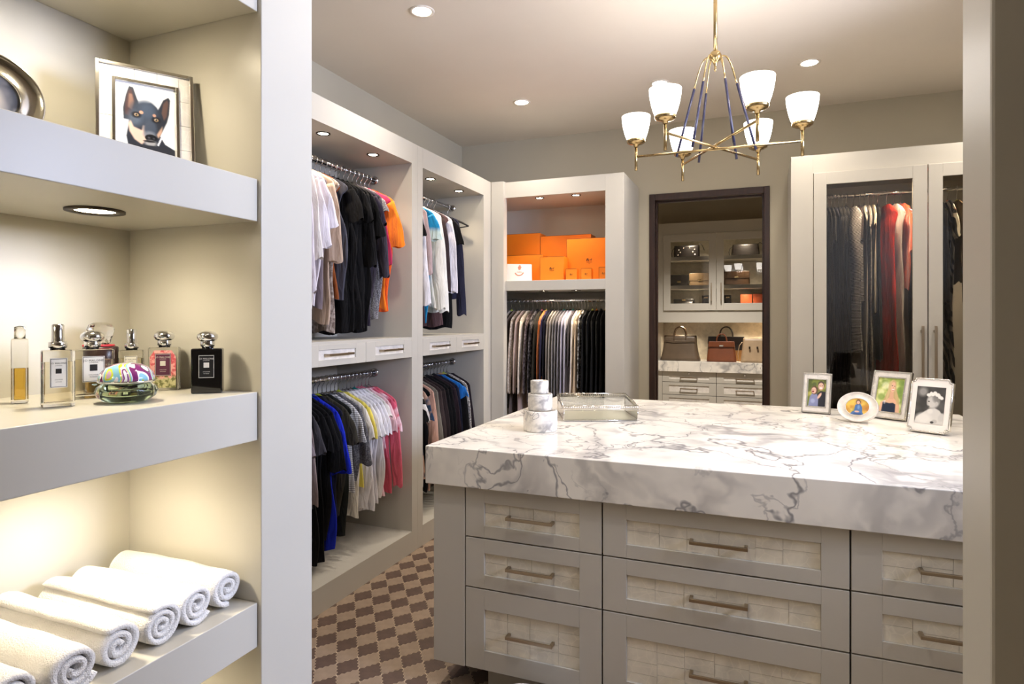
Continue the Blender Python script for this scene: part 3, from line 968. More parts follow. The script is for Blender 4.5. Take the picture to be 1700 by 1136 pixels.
for k in range(3):
    a = R(60 * k)
    c, s = math.cos(a), math.sin(a)
    zo = (k - 1) * .0085
    mb = MB(); mb.tube([(CHX - .352 * c, CHY - .352 * s, CHZ + zo), (CHX + .352 * c, CHY + .352 * s, CHZ + zo)], .0058, 12); obj('crossbar', mb, M_BRASS, ch, world=True)
    for sg in (1, -1):
        x, y = CHX + sg * .352 * c, CHY + sg * .352 * s
        mb = MB(); mb.tube([(x, y, CHZ - .073), (x, y, CHZ + .048)], .0068, 12)
        arm = obj('arm_post', mb, M_BRASS, ch, world=True)
        mb = MB(); mb.lathe([(0, .036), (.010, .036), (.012, .046), (.03, .05), (.041, .056), (.044, .064), (.042, .070), (0, .070)], (x, y, CHZ), 28); obj('cup', mb, M_BRASS, arm, world=True)
        mb = MB()
        pr = [(.0, .066), (.036, .066), (.043, .073), (.051, .095), (.058, .122), (.063, .150), (.0655, .178), (.0635, .178), (.060, .150), (.055, .122), (.047, .095), (.038, .076), (0, .074)]
        mb.lathe(pr, (x, y, CHZ), 36); obj('shade', mb, M_SHADE, arm, world=True)
        # hanging rod: brass arc from the hub, then a navy sleeve down through the crossbar
        q = lambda r, z: (CHX + sg * r * c, CHY + sg * r * s, z)
        arc = [q(.018, 2.556), q(.026, 2.566), q(.036, 2.568), q(.046, 2.562), q(.055, 2.549), q(.063, 2.532), q(.072, 2.505), q(.083, 2.465), q(.092, 2.43)]
        mb = MB(); mb.tube(arc, .0036, 8); rod = obj('hanging_rod', mb, M_BRASS, ch, world=True)
        mb = MB(); mb.tube([q(.0905, 2.436), q(.168, 2.138)], .0056, 10); obj('sleeve', mb, M_NAVY, rod, world=True)

# ------------------------------------------------------------------ clothes
def hanger_parts(col):
    """shared meshes: shoulder bar and wire hook. local x across, z up, origin on the rail"""
    mat = M_PLASTIC[col]
    mb = MB()
    pts = [(-.170, 0, -.156), (-.125, 0, -.130), (-.075, 0, -.108), (-.03, 0, -.088), (0, 0, -.076), (.03, 0, -.088), (.075, 0, -.108), (.125, 0, -.130), (.170, 0, -.156)]
    wide = 1.5 if col == 'black' else 1.0
    mb.tube(pts, [r_ * wide for r_ in (.004, .005, .0055, .006, .008, .006, .0055, .005, .004)], 8)
    mb.tube([(-.168, 0, -.156), (-.10, 0, -.163), (.10, 0, -.163), (.168, 0, -.156)], .003 * wide, 6)
    me = make_mesh('hanger_bar', mb, mat)
    mb = MB()
    pts = [(.0, 0, -.068), (0, 0, -.042)] + [(.0175 * math.sin(R(a)) , 0, -.0005 - .0175 * math.cos(R(a)) ) for a in ()]
    pts = [(0, 0, -.070), (0, 0, -.040), (.004, 0, -.030), (.012, 0, -.022), (.018, 0, -.010), (.0195, 0, .002), (.015, 0, .013), (.006, 0, .0185), (-.004, 0, .0185), (-.013, 0, .013), (-.0175, 0, .004)]
    mb.tube(pts, .0022, 6)
    return me, make_mesh('hanger_hook', mb, M_CHROME)

M_PLASTIC = {
    'clear': glass('clear_plastic', (246, 246, 250), .05, 1.3), 'white': paint('white_plastic', (228, 226, 224), .35),
    'black': paint('black_velvet', (18, 17, 18), .8), 'teal': paint('teal_plastic', (20, 128, 124), .35), 'lime': paint('lime_plastic', (188, 200, 60), .35),
    'orange': paint('orange_plastic', (226, 120, 40), .35), 'pink': paint('pink_plastic', (220, 120, 140), .35), 'blue': paint('blue_plastic', (80, 96, 190), .35),
    'tan': paint('tan_wood', (190, 150, 110), .5), 'yellow': paint('yellow_plastic', (226, 196, 110), .35)}
HANG = {}
def hanger(col, mat4, label, yaw):
    if col not in HANG: HANG[col] = hanger_parts(col)
    a, b = HANG[col]
    o = bpy.data.objects.new('clothes_hanger', a); COL.objects.link(o)
    o.location = mat4; o.rotation_euler = (0, 0, yaw)
    tag(o, label, 'hanger', 'clothes hangers on the rails')
    h = bpy.data.objects.new('hook', b); COL.objects.link(h); h.parent = o
    return o


def garment(seed, length, sw=.195, sleeve='short', hem=.0, hemw=1.0, thick=.0105, amp=.011, folds=5, point=0.0, slen=None, phase=0.0, flat=1.0):
    """a piece of clothing on a hanger: open-hemmed body, two sleeves, neckline. local x across, z up, origin on the rail"""
    rng = random.Random(seed)
    mb = MB()
    thick *= flat
    ph = [rng.uniform(0, 6.28) for _ in range(6)]
    fq = folds / 5.0 * 11.0
    nu, nv = 44, 22
    top = -.078
    def wave(x, z, w):
        # pressed together on the rail, neighbours share most of their folds
        return amp * w * (.62 * math.sin(22 * x + phase + z * 1.5) + .38 * math.sin(41 * x + phase * 1.6 - z * 2.4)) + .0035 * flat * w * math.sin(fq * 7 * x + ph[1] + 4 * z)
    L0 = [(top - .002, .060, .014), (top - .012, .076, .017), (top - .032, .120, .016), (top - .056, sw * .86, .013), (top - .074, sw * .97, .0115), (top - .092, sw, .011)]
    rings = []
    def ring(z, hw, ht, w):
        r = []
        for j in range(nu):
            a = 2 * math.pi * j / nu
            ca, sa = math.cos(a), math.sin(a)
            x = hw * math.copysign(abs(ca) ** .75, ca)
            y = ht * math.copysign(abs(sa) ** .8, sa)
            z2 = z
            if w > .02:
                z2 = z + w * w * (hem * x / .2 + .010 * math.sin(x * 30 + ph[2]) - point * (abs(x) / .2) ** 2)
            x2 = x * (1 + .06 * w * math.sin(z * 13 + ph[3])) + .018 * w * math.sin(z * 6 + ph[4])
            r.append((x2, y + wave(x, z, w), z2))
        return r
    for z, hw, ht in L0:
        rings.append(ring(z, hw, ht * flat, 0))
    z0 = top - .092
    for k in range(1, nv + 1):
        t = k / nv
        z = z0 + (-length - z0) * t
        if sleeve == 'none':
            wdt = sw * (.90 - .20 * math.exp(-((t - .16) / .13) ** 2)) * (1 + (hemw - 1) * t)
        else:
            wdt = sw * (1 - .17 * min(1, t * 4)) * (1 + (hemw - 1) * t)
        rings.append(ring(z, wdt, thick * (1 + .25 * t), min(1, t * 1.6)))
    mb.loft(rings, True, False, False)
    if sleeve != 'none':
        ln = slen or {'cap': .08, 'short': .17, 'flutter': .24, 'long': .56, 'three': .40}[sleeve]
        r0, r1 = {'cap': (.040, .050), 'short': (.043, .056), 'flutter': (.043, .068), 'long': (.043, .036), 'three': (.043, .044)}[sleeve]
        ox = {'cap': .40, 'short': .27, 'flutter': .24, 'long': .10, 'three': .16}[sleeve]
        ox = min(ox, .052 / ln)
        n2 = 12 if sleeve in ('cap', 'short') else 20
        for sg in (1, -1):
            rr = []
            px, pz = sw - .034, top - .088
            bend = rng.uniform(-.05, .05)
            for k in range(n2 + 1):
                t = k / n2
                o_ = ox * (1.5 - t) + bend * t
                d = Vector((o_, -1.0)).normalized()
                if k: px += d.x * ln / n2; pz += d.y * ln / n2
                nx_, nz_ = -d.y, d.x                      # across the sleeve, outwards
                rx = (r0 + (r1 - r0) * t) * (.80 + .20 * min(1, t * 3)) * (1 + .05 * math.sin(9 * t + ph[4]))
                ry = .0100 * flat + .0015 * math.sin(6 * t + ph[5])
                row = []
                for j in range(20):
                    a = 2 * math.pi * j / 20
                    u = rx * math.cos(a)
                    X = px + nx_ * u; Z = pz + nz_ * u + (.008 * math.sin(3 * a + ph[1]) if k == n2 else 0)
                    if k == 0: Z = min(Z, top - .080)
                    row.append((sg * X, ry * math.sin(a) + wave(sg * X, Z, min(1, .3 + t)) * .9, Z))
                rr.append(row)
            mb.loft(rr, True, True, False)
    return mb


RAILS = {
    'A': ('upper', 'near wardrobe bay'), 'B': ('lower', 'near wardrobe bay'), 'C': ('upper', 'far wardrobe bay'), 'D': ('lower', 'far wardrobe bay'),
    'E': (None, 'rail below the orange boxes'), 'F': (None, 'rail behind the glass doors')}
ORD = ['first', 'second', 'third', 'fourth', 'fifth', 'sixth', 'seventh', 'eighth', 'ninth', 'tenth']
CATN = {'blouse': 'blouse', 'top': 'top', 'shirt': 'shirt', 'cardigan': 'cardigan', 'sweater': 'sweater', 'dress': 'dress', 'tee': 't-shirt', 'jacket': 'jacket', 'tunic': 'tunic', 'trousers': 'trousers', 'vest': 'vest', 'scarf': 'scarf'}

def rail_of_clothes(key, items, pos, yaw0):
    """items: (description, noun, colour, kwargs, hanger colour, material kwargs)"""
    where = ('%s rail of the %s' % RAILS[key]) if RAILS[key][0] else RAILS[key][1]
    count = {}
    for it in items: count[(it[0], it[1])] = count.get((it[0], it[1]), 0) + 1
    seen = {}
    n = len(items)
    for i, it in enumerate(items):
        desc, noun, col, kw, hc, mk = (list(it) + [None] * 6)[:6]
        kw = dict(kw or {}); mk = mk or {}
        if key == 'F': kw['sw'] = min(kw.get('sw', .18), .18)
        k = (desc, noun); seen[k] = seen.get(k, 0) + 1
        if count[k] > 1:
            short = '%s %s %s' % (ORD[seen[k] - 1], desc, noun)
        else:
            short = '%s %s' % (desc, noun)
        x, y, z = pos(i, n)
        seed = sum(ord(c) for c in key) * 100 + i
        rng = random.Random(seed)
        yaw = yaw0 + R(2.5 * math.sin(i * .3 + ord(key)) + rng.uniform(-.8, .8) * (.2 if key in 'EF' else 1))
        lead = short if count[k] > 1 else short
        lab = '%s on the %s' % (lead, where)
        m = kw.pop('yawoff', None)
        if m: yaw += R(m)
        mb = garment(seed, phase=i * (.12 if key in 'EF' else .3), flat=(.62 if key in 'EF' else 1.0), **kw)
        o = obj(noun, mb, fabric(col, **mk), loc=(x, y, z), rot=(0, 0, yaw))
        tag(o, lab, CATN.get(noun, noun), 'clothes on the ' + where)
        hl = '%s hanger of the %s on the %s' % (hc or 'clear', short, where)
        if len(hl.split()) > 16: hl = '%s hanger of the %s, %s' % (hc or 'clear', short, where.replace('of the ', ''))
        hanger(hc or 'clear', (x, y, z), hl, yaw)


def spaced(y0, y1, jit=.006):
    def f(i, n):
        return y0 + (y1 - y0) * i / max(1, n - 1)
    return f

BLK = (13, 12, 14)
S = lambda **k: k
# upper rail, near bay
A = [
    ('white long-sleeved', 'blouse', (226, 220, 226), S(length=.92, sleeve='long', folds=4)),
    ('white crepe', 'tunic', (222, 214, 220), S(length=.90, sleeve='long', point=.02)),
    ('ivory', 'blouse', (232, 226, 220), S(length=.90, sleeve='three', folds=6), 'yellow'),
    ('white ruffled', 'blouse', (228, 222, 230), S(length=.80, sleeve='flutter', point=.05, sw=.19, slen=.34)),
    ('soft white draped', 'blouse', (224, 218, 226), S(length=.74, sleeve='flutter', point=.06)),
    ('mauve grey', 'top', (122, 110, 116), S(length=.80, sleeve='none', sw=.18)),
    ('champagne silk', 'blouse', (190, 166, 146), S(length=.84, sleeve='three', hem=-.05), 'pink'),
    ('taupe leopard print', 'blouse', (120, 106, 98), S(length=.92, sleeve='none'), 'clear', S(pattern='speckle', col2=(170, 158, 150), scale=.35)),
    ('rust brown', 'top', (126, 66, 30), S(length=.74, sleeve='none', sw=.17)),
    ('slate grey', 'top', (72, 72, 82), S(length=.72, sleeve='none', hem=-.03, sw=.19)),
    ('black', 'top', BLK, S(length=.93, sleeve='short'), 'black'),
    ('black', 'top', BLK, S(length=.92, sleeve='none')),
    ('black', 'top', BLK, S(length=.90, sleeve='short')),
    ('black', 'top', (16, 15, 17), S(length=.91, sleeve='three')),
    ('black', 'top', BLK, S(length=.92, sleeve='flutter'), 'teal'),
    ('midnight plum', 'blouse', (48, 42, 56), S(length=.90, sleeve='short')),
    ('charcoal wrap', 'cardigan', (62, 56, 66), S(length=.72, sleeve='long', slen=.45)),
    ('silver grey knit', 'cardigan', (104, 100, 104), S(length=.86, sleeve='cap', sw=.175), 'clear', S(pattern='speckle', col2=(160, 158, 160), scale=1.2)),
    ('raspberry', 'top', (186, 42, 84), S(length=.53, sleeve='none', sw=.205)),
    ('vivid orange', 'blouse', (238, 122, 22), S(length=.76, sleeve='short', point=.05, slen=.27, sw=.2), 'orange'),
    ('tangerine', 'top', (232, 92, 26), S(length=.80, sleeve='none', sw=.175)),
]
f = spaced(2.37, 3.19)
rail_of_clothes('A', A, lambda i, n: (-2.207, f(i, n), 2.252), 0)
# lower rail, near bay
B = [
    ('heather grey', 'tee', (120, 112, 116), S(length=.62, sleeve='short'), 'clear', S(pattern='speckle', col2=(150, 144, 146))),
    ('mauve grey', 'tee', (140, 128, 132), S(length=.66, sleeve='short')),
    ('rosy taupe', 'tunic', (134, 118, 116), S(length=.80, sleeve='three'), 'blue'),
    ('charcoal', 'tee', (58, 56, 60), S(length=.60, sleeve='short')),
    ('black', 'top', BLK, S(length=.88, sleeve='none'), 'teal'),
    ('black', 'top', BLK, S(length=.84, sleeve='short')),
    ('black', 'top', BLK, S(length=.90, sleeve='short')),
    ('black', 'top', BLK, S(length=.80, sleeve='short', slen=.28)),
    ('royal blue', 'dress', (26, 44, 186), S(length=.86, sleeve='short', slen=.30), 'teal'),
    ('dark navy', 'top', (28, 28, 46), S(length=.70, sleeve='none'), 'blue'),
    ('dark olive', 'top', (58, 54, 44), S(length=.70, sleeve='short'), 'lime'),
    ('near-black olive', 'tunic', (30, 32, 26), S(length=.82, sleeve='none')),
    ('ribbed grey', 'sweater', (150, 148, 148), S(length=.60, sleeve='short'), 'clear', S(pattern='stripe', col2=(210, 208, 206), scale=2.2)),
    ('charcoal heather', 'sweater', (86, 84, 86), S(length=.55, sleeve='short', slen=.3), 'clear', S(pattern='speckle', col2=(120, 118, 120))),
    ('cream', 'tee', (224, 216, 200), S(length=.76, sleeve='short')),
    ('pale yellow', 'tee', (228, 210, 92), S(length=.60, sleeve='short', slen=.17), 'lime'),
    ('white', 'tee', (228, 224, 224), S(length=.74, sleeve='short')),
    ('white', 'tee', (232, 228, 228), S(length=.76, sleeve='short')),
    ('white', 'tee', (226, 222, 226), S(length=.72, sleeve='short')),
    ('white', 'tee', (230, 226, 228), S(length=.74, sleeve='short'), 'teal'),
    ('off-white', 'shirt', (222, 216, 210), S(length=.72, sleeve='cap'), 'pink'),
    ('blush pink', 'blouse', (232, 190, 196), S(length=.70, sleeve='short'), 'pink'),
    ('pink patterned', 'blouse', (214, 90, 116), S(length=.50, sleeve='short', sw=.2), 'clear', S(pattern='blotch', col2=(242, 206, 214), scale=1.5)),
    ('coral pink', 'top', (226, 100, 118), S(length=.70, sleeve='long', slen=.5)),
]
f2 = spaced(2.36, 3.19)
rail_of_clothes('B', B, lambda i, n: (-2.207, f2(i, n), 1.073), 0)
# upper rail, far bay
C = [
    ('black', 'top', BLK, S(length=.55, sleeve='short')),
    ('white collared', 'shirt', (228, 224, 228), S(length=.72, sleeve='long', slen=.6)),
    ('dusty mauve', 'blouse', (182, 160, 160), S(length=.80, sleeve='three'), 'blue'),
    ('plum brown', 'top', (86, 62, 66), S(length=.91, sleeve='none', sw=.17)),
    ('turquoise dyed', 'tunic', (24, 146, 200), S(length=.88, sleeve='short'), 'clear', S(pattern='dye', col2=(206, 228, 222))),
    ('cream', 'blouse', (226, 222, 210), S(length=.78, sleeve='long', slen=.62)),
    ('ivory', 'shirt', (232, 230, 224), S(length=.80, sleeve='long', slen=.64), 'yellow'),
    ('dark brown', 'cardigan', (56, 44, 46), S(length=.76, sleeve='long', slen=.5)),
    ('cocoa', 'blouse', (98, 74, 76), S(length=.90, sleeve='none')),
    ('bright white', 'shirt', (230, 226, 232), S(length=.66, sleeve='long', slen=.5)),
    ('black', 'top', BLK, S(length=.92, sleeve='short')),
    ('dark navy', 'jacket', (40, 40, 58), S(length=.70, sleeve='long', slen=.66, sw=.2)),
]
f3 = spaced(3.46, 4.00)
rail_of_clothes('C', C, lambda i, n: (-2.207, f3(i, n), 2.252), 0)
o = hanger('black', (-2.207, 4.215, 2.252), 'empty black velvet hanger at the end of the upper rail, far wardrobe bay', R(4))
# lower rail, far bay
D = [
    ('white', 'blouse', (226, 220, 218), S(length=.86, sleeve='long')),
    ('black and white zebra', 'blouse', (14, 13, 14), S(length=.60, sleeve='short'), 'lime', S(pattern='zebra', col2=(228, 222, 214))),
    ('floral print', 'tunic', (186, 150, 128), S(length=.70, sleeve='short'), 'teal', S(pattern='blotch', col2=(40, 60, 84), scale=1.6)),
    ('black', 'top', BLK, S(length=.80, sleeve='none'), 'blue'),
    ('peach', 'blouse', (206, 160, 138), S(length=.80, sleeve='long'), 'clear'),
    ('olive grey', 'cardigan', (116, 110, 98), S(length=.80, sleeve='long')),
    ('dark brown', 'blouse', (60, 48, 46), S(length=.80, sleeve='long')),
    ('espresso', 'cardigan', (44, 34, 34), S(length=.76, sleeve='long'), 'tan'),
    ('black', 'top', BLK, S(length=.80, sleeve='long')),
    ('black', 'top', BLK, S(length=.80, sleeve='long'), 'black'),
    ('aubergine', 'blouse', (40, 28, 34), S(length=.78, sleeve='three')),
    ('navy', 'jacket', (22, 26, 44), S(length=.80, sleeve='long'), 'black'),
    ('bright blue', 'scarf', (24, 108, 190), S(length=.42, sleeve='cap', sw=.21)),
    ('black', 'top', BLK, S(length=.80, sleeve='long'), 'tan'),
    ('silver sparkle', 'cardigan', (120, 116, 114), S(length=.78, sleeve='long'), 'lime', S(pattern='speckle', col2=(206, 202, 198))),
    ('plum black', 'cardigan', (34, 26, 34), S(length=.80, sleeve='long')),
]
f4 = spaced(3.45, 4.20)
rail_of_clothes('D', D, lambda i, n: (-2.207, f4(i, n), 1.073), 0)
# below the orange boxes
KN = S(pattern='speckle', col2=(206, 196, 184), scale=.5)
E = [
    ('grey striped knit', 'cardigan', (120, 112, 106), S(length=.85, sleeve='long'), 'lime', S(pattern='stripe', col2=(168, 160, 152), scale=2)),
    ('dark taupe', 'sweater', (104, 92, 86), S(length=.92, sleeve='long')),
    ('oatmeal knit', 'cardigan', (170, 150, 134), S(length=.70, sleeve='long', sw=.21), 'clear', KN),
    ('blush beige', 'cardigan', (178, 154, 144), S(length=.95, sleeve='long', sw=.21)),
    ('cream fringed', 'cardigan', (190, 176, 160), S(length=.72, sleeve='long', sw=.21), 'clear', KN),
    ('dark brown lace', 'top', (58, 44, 44), S(length=.80, sleeve='long'), 'clear', S(pattern='speckle', col2=(120, 108, 108), scale=.5)),
    ('black lace', 'blouse', (24, 20, 24), S(length=.80, sleeve='long'), 'black', S(pattern='speckle', col2=(104, 98, 100), scale=.4)),
    ('dark moss', 'sweater', (38, 34, 26), S(length=.90, sleeve='long'), 'pink'),
    ('burnt orange', 'cardigan', (196, 98, 26), S(length=.74, sleeve='long', sw=.2), 'yellow'),
    ('navy', 'sweater', (30, 26, 54), S(length=.60, sleeve='long', sw=.21, slen=.5)),
    ('midnight', 'sweater', (18, 18, 34), S(length=.86, sleeve='long'), 'black'),
    ('taupe grey', 'sweater', (132, 122, 114), S(length=.92, sleeve='long')),
    ('greige', 'sweater', (150, 142, 134), S(length=.92, sleeve='long')),
    ('stone grey', 'sweater', (116, 112, 112), S(length=.90, sleeve='long')),
    ('mid grey', 'sweater', (104, 100, 104), S(length=.90, sleeve='long'), 'teal'),
    ('dove grey', 'sweater', (134, 130, 136), S(length=.90, sleeve='long')),
    ('lilac grey', 'sweater', (160, 156, 174), S(length=.90, sleeve='long')),
    ('pale lilac', 'cardigan', (186, 182, 196), S(length=.90, sleeve='long'), 'teal'),
    ('dark grey', 'top', (74, 68, 72), S(length=.46, sleeve='long', slen=.34)),
    ('white', 'sweater', (222, 214, 204), S(length=.90, sleeve='long')),
    ('sand', 'cardigan', (190, 164, 132), S(length=.82, sleeve='long'), 'white'),
    ('black and white tweed', 'jacket', (30, 28, 28), S(length=.82, sleeve='long', slen=.5), 'clear', S(pattern='speckle', col2=(210, 204, 196), scale=.45)),
    ('black', 'sweater', BLK, S(length=.92, sleeve='long', sw=.205)),
    ('black', 'sweater', BLK, S(length=.92, sleeve='long'), 'lime'),
    ('black', 'sweater', BLK, S(length=.92, sleeve='long'), 'orange'),
    ('black', 'sweater', BLK, S(length=.92, sleeve='long'), 'black'),
    ('black', 'sweater', BLK, S(length=.92, sleeve='long'), 'yellow'),
    ('black', 'sweater', BLK, S(length=.92, sleeve='long')),
]
f5 = lambda i, n: float(np.interp(i, [0, 8, 22, 27], [-1.90, -1.60, -1.255, -1.085]))
rail_of_clothes('E', E, lambda i, n: (f5(i, n), 4.75, 1.548), R(-90))
# behind the glass doors
G = [
    ('black', 'dress', BLK, S(length=1.50, sleeve='none')), ('black', 'dress', BLK, S(length=1.45, sleeve='long')), ('black', 'dress', (16, 15, 20), S(length=1.50, sleeve='short')),
    ('navy', 'dress', (20, 22, 38), S(length=1.40, sleeve='none')), ('black', 'dress', BLK, S(length=1.50, sleeve='long')), ('black', 'dress', BLK, S(length=1.48, sleeve='short')),
    ('black', 'dress', BLK, S(length=1.42, sleeve='none'), 'black'),
    ('black and white striped', 'top', (16, 15, 18), S(length=1.05, sleeve='long', sw=.2, yawoff=10), 'clear', S(pattern='stripe', col2=(206, 202, 200), scale=2.4)),
    ('dark brown', 'top', (48, 36, 36), S(length=.55, sleeve='short')),
    ('white long', 'dress', (214, 208, 200), S(length=1.30, sleeve='none', sw=.17)),
    ('grey knit', 'dress', (116, 108, 102), S(length=1.45, sleeve='cap', sw=.18), 'clear', S(pattern='speckle', col2=(170, 162, 154), scale=.5)),
    ('cream', 'vest', (206, 192, 170), S(length=.80, sleeve='cap', sw=.2), 'yellow'),
    ('black', 'dress', BLK, S(length=1.1, sleeve='none')),
    ('scarlet long', 'dress', (216, 44, 22), S(length=1.24, sleeve='none', sw=.2, hemw=1.1, yawoff=14, thick=.016)),
    ('ivory long', 'dress', (206, 198, 190), S(length=1.20, sleeve='none', sw=.2, hemw=1.1, yawoff=14, thick=.014)),
    ('burnt orange draped', 'blouse', (216, 88, 40), S(length=.62, sleeve='flutter', sw=.155, point=.10, yawoff=16), 'pink'),
    ('silver grey', 'dress', (124, 118, 112), S(length=1.35, sleeve='short'), 'clear', S(pattern='speckle', col2=(90, 84, 80), scale=.4)),
    ('plum', 'dress', (58, 38, 62), S(length=1.40, sleeve='none')),
    ('dark navy', 'jacket', (26, 28, 44), S(length=.90, sleeve='long')),
    ('black', 'jacket', BLK, S(length=.90, sleeve='long'), 'lime'),
    ('zebra print', 'dress', (18, 17, 16), S(length=1.35, sleeve='short'), 'orange', S(pattern='zebra', col2=(206, 200, 186), scale=1.2)),
    ('olive', 'jacket', (96, 82, 62), S(length=.60, sleeve='long'), 'lime'),
]
P6 = [.40, .422, .444, .466, .488, .51, .532, .575, .612, .640, .665, .692, .718, .768, .812, .850, .93, .985, 1.03, 1.065, 1.11, 1.16]
f6 = lambda i, n: P6[i]
rail_of_clothes('F', G, lambda i, n: (f6(i, n), 4.765, 2.234), R(-90))

# ------------------------------------------------------------------ orange gift boxes
M_ORANGE = paint('box_orange', (233, 128, 22), .5, .03, 8)
M_ORANGE_E = paint('box_edge', (94, 52, 20), .6)
M_INK = paint('brown_ink', (92, 50, 16), .6)
M_WHITE = paint('white_card', (240, 234, 228), .6, .01)
M_INKR = paint('coral_ink', (222, 150, 128), .6)

def emblem(mb, cx, z, s, y, mi=0):
    """tiny horse and carriage mark over a line of lettering"""
    for (a, b, c, d) in ((-.9, -.1, .45, .60), (-.75, -.25, .6, .95), (-.95, -.85, .6, .75), (.15, .75, .42, .62), (.62, .85, .58, .85), (.2, .28, .1, .44), (.62, .70, .1, .44), (-.1, .2, .47, .52)):
        mb.add([(cx + a * s, y, z + c * s), (cx + b * s, y, z + c * s), (cx + b * s, y, z + d * s), (cx + a * s, y, z + d * s)], [(0, 1, 2, 3)], False, mi)
    for wx in (-.75, -.25):
        mb.add([(cx + (wx + .2 * math.cos(a)) * s, y, z + (.26 + .2 * math.sin(a)) * s) for a in np.linspace(0, 2 * math.pi, 12)[:-1]], [tuple(range(11))], False, mi)
    text_mb(mb, 'HERM\u00c8S', s * .48, cx, z - .42 * s, y, mi, 1.1)
    text_mb(mb, 'PARIS', s * .22, cx, z - .72 * s, y, mi, 1.2)
    return mb

def gift_box(label, x0, x1, y0, y1, z1, z0=1.6946, mark=0, lid=.028, yaw=0):
    w, d, h = x1 - x0, y1 - y0, z1 - z0
    t = thing('gift_box', ((x0 + x1) / 2, (y0 + y1) / 2, z0), (0, 0, R(yaw)), label, 'box', 'orange gift boxes')
    mb = MB(); mb.box(-w / 2 + .002, w / 2 - .002, -d / 2 + lid, d / 2, 0, h - .001); obj('box_base', mb, M_ORANGE, t, bevel=.001)
    mb = MB(); mb.box(-w / 2, w / 2, -d / 2, -d / 2 + lid, 0, h); lidp = obj('lid', mb, M_ORANGE, t, bevel=.0012)
    mb = MB(); e = .0016; yy = -d / 2 - .0006
    for a, b, c, dd in ((-w / 2, w / 2, h - e, h + .0006), (-w / 2 - .0004, -w / 2 + e, 0, h)):
        mb.box(a, b, yy, yy + .002, c, dd)
    obj('edge_piping', mb, M_ORANGE_E, lidp)
    if mark:
        mb = emblem(MB(), 0, h * .46, mark, -d / 2 - .0008); obj('emblem', mb, M_INK, lidp)
    return t

gift_box('tall orange gift box standing at the far left of the shelf', -2.10, -1.692, 4.86, 5.02, 2.11)
gift_box('broad orange gift box at the back, middle of the shelf', -1.688, -1.262, 4.86, 5.02, 2.08)
gift_box('big orange gift box with a brown emblem, right end of the shelf', -1.424, -1.06, 4.73, 4.845, 2.03, mark=.025)
gift_box('medium orange gift box behind the white card', -1.94, -1.614, 4.70, 4.83, 1.915)
gift_box('square orange gift box with emblem in front of the broad one', -1.60, -1.408, 4.60, 4.72, 1.884, mark=.021)
gift_box('small orange gift box, left of the three small ones', -1.386, -1.300, 4.58, 4.64, 1.783, mark=.012, lid=.018)
gift_box('small orange gift box, middle of the three small ones', -1.266, -1.186, 4.58, 4.64, 1.783, mark=.012, lid=.018)
gift_box('small orange gift box, right of the three small ones', -1.134, -1.062, 4.60, 4.66, 1.790, mark=.012, lid=.018)
t = thing('printed_card', (-1.775, 4.59, 1.6968), (R(-9), 0, R(-3)), 'white card with a coral crest leaning on the orange boxes', 'card')
mb = MB(); mb.poly([(-.105, 0), (.108, 0), (.096, .135), (-.112, .146)], 0, .012); obj('card_face', mb, M_WHITE, t)
mb = MB()
for k in range(14):
    a = R(-160 + 140 * k / 13); mb.add([(.036 * math.cos(a) + .006 * math.cos(b), -.0008, .078 + .030 * math.sin(a) + .0045 * math.sin(b)) for b in np.linspace(0, 6.28, 8)[:-1]], [tuple(range(7))])
for (cx, cz, r) in ((0, .122, .010), (-.009, .113, .007), (.009, .113, .007), (0, .104, .012)):
    mb.add([(cx + r * math.cos(b), -.0008, cz + r * math.sin(b)) for b in np.linspace(0, 6.28, 12)[:-1]], [tuple(range(11))])
text_mb(mb, 'PARIS', .016, 0, .070, -.0009)
obj('crest', mb, M_INKR, t)

# ------------------------------------------------------------------ things on the island
def vessel(label, r, z0, h, cx=-.887, cy=2.553):
    mb = MB(); e = .003
    mb.lathe([(0, 0), (r - e, 0), (r, e), (r, h - e), (r - e * .4, h - e * .3), (r - e, h), (r - .012, h), (r - .013, h - .006), (0, h - .006)], (0, 0, 0), 56)
    return tag(obj('marble_canister', mb, M_MARBLE2, loc=(cx, cy, z0)), label, 'canister', 'stacked marble canisters')
vessel('widest white marble canister at the bottom of the stack on the island', .0735, .9205, .088)
vessel('middle white marble canister of the stack on the island', .053, 1.0087, .070, -.889, 2.556)
vessel('smallest white marble canister on top of the stack', .039, 1.0789, .056, -.892, 2.556)

gb = thing('glass_display_box', (-.70, 2.88, .9203), (0, 0, R(23)), 'clear glass box with beaded silver edges lying on the marble island', 'glass box')
bw, bd, hf, hb = .348, .30, .056, .078
bp = lambda s, x, y, z: None
X0, X1, Y0_, Y1_ = -bw / 2, bw / 2, 0.0, bd
M_BOXG = pane('box_glass', (250, 252, 251), 1.5)
mb = MB(); mb.box(X0, X1, Y0_, Y1_, .002, .006); obj('mirror_base', mb, paint('cream_base', (226, 220, 200), .25), gb)
mb = MB(); mb.add([(X0, Y0_, .006), (X1, Y0_, .006), (X1, Y0_, hf), (X0, Y0_, hf)], [(0, 1, 2, 3)]); obj('front_pane', mb, M_BOXG, gb)
mb = MB(); mb.add([(X0, Y1_, .006), (X1, Y1_, .006), (X1, Y1_, hb), (X0, Y1_, hb)], [(0, 1, 2, 3)]); obj('back_pane', mb, M_BOXG, gb)
for x in (X0, X1):
    mb = MB(); mb.add([(x, Y0_, .006), (x, Y1_, .006), (x, Y1_, hb), (x, Y0_, hf)], [(0, 1, 2, 3)]); obj('side_pane', mb, M_BOXG, gb)
def edge_frame(pts_pairs, r): 
    m_ = MB()
    for a, b in pts_pairs: m_.tube([a, b], r, 6)
    return m_
Cn = lambda x, y, z: (x, y, z)
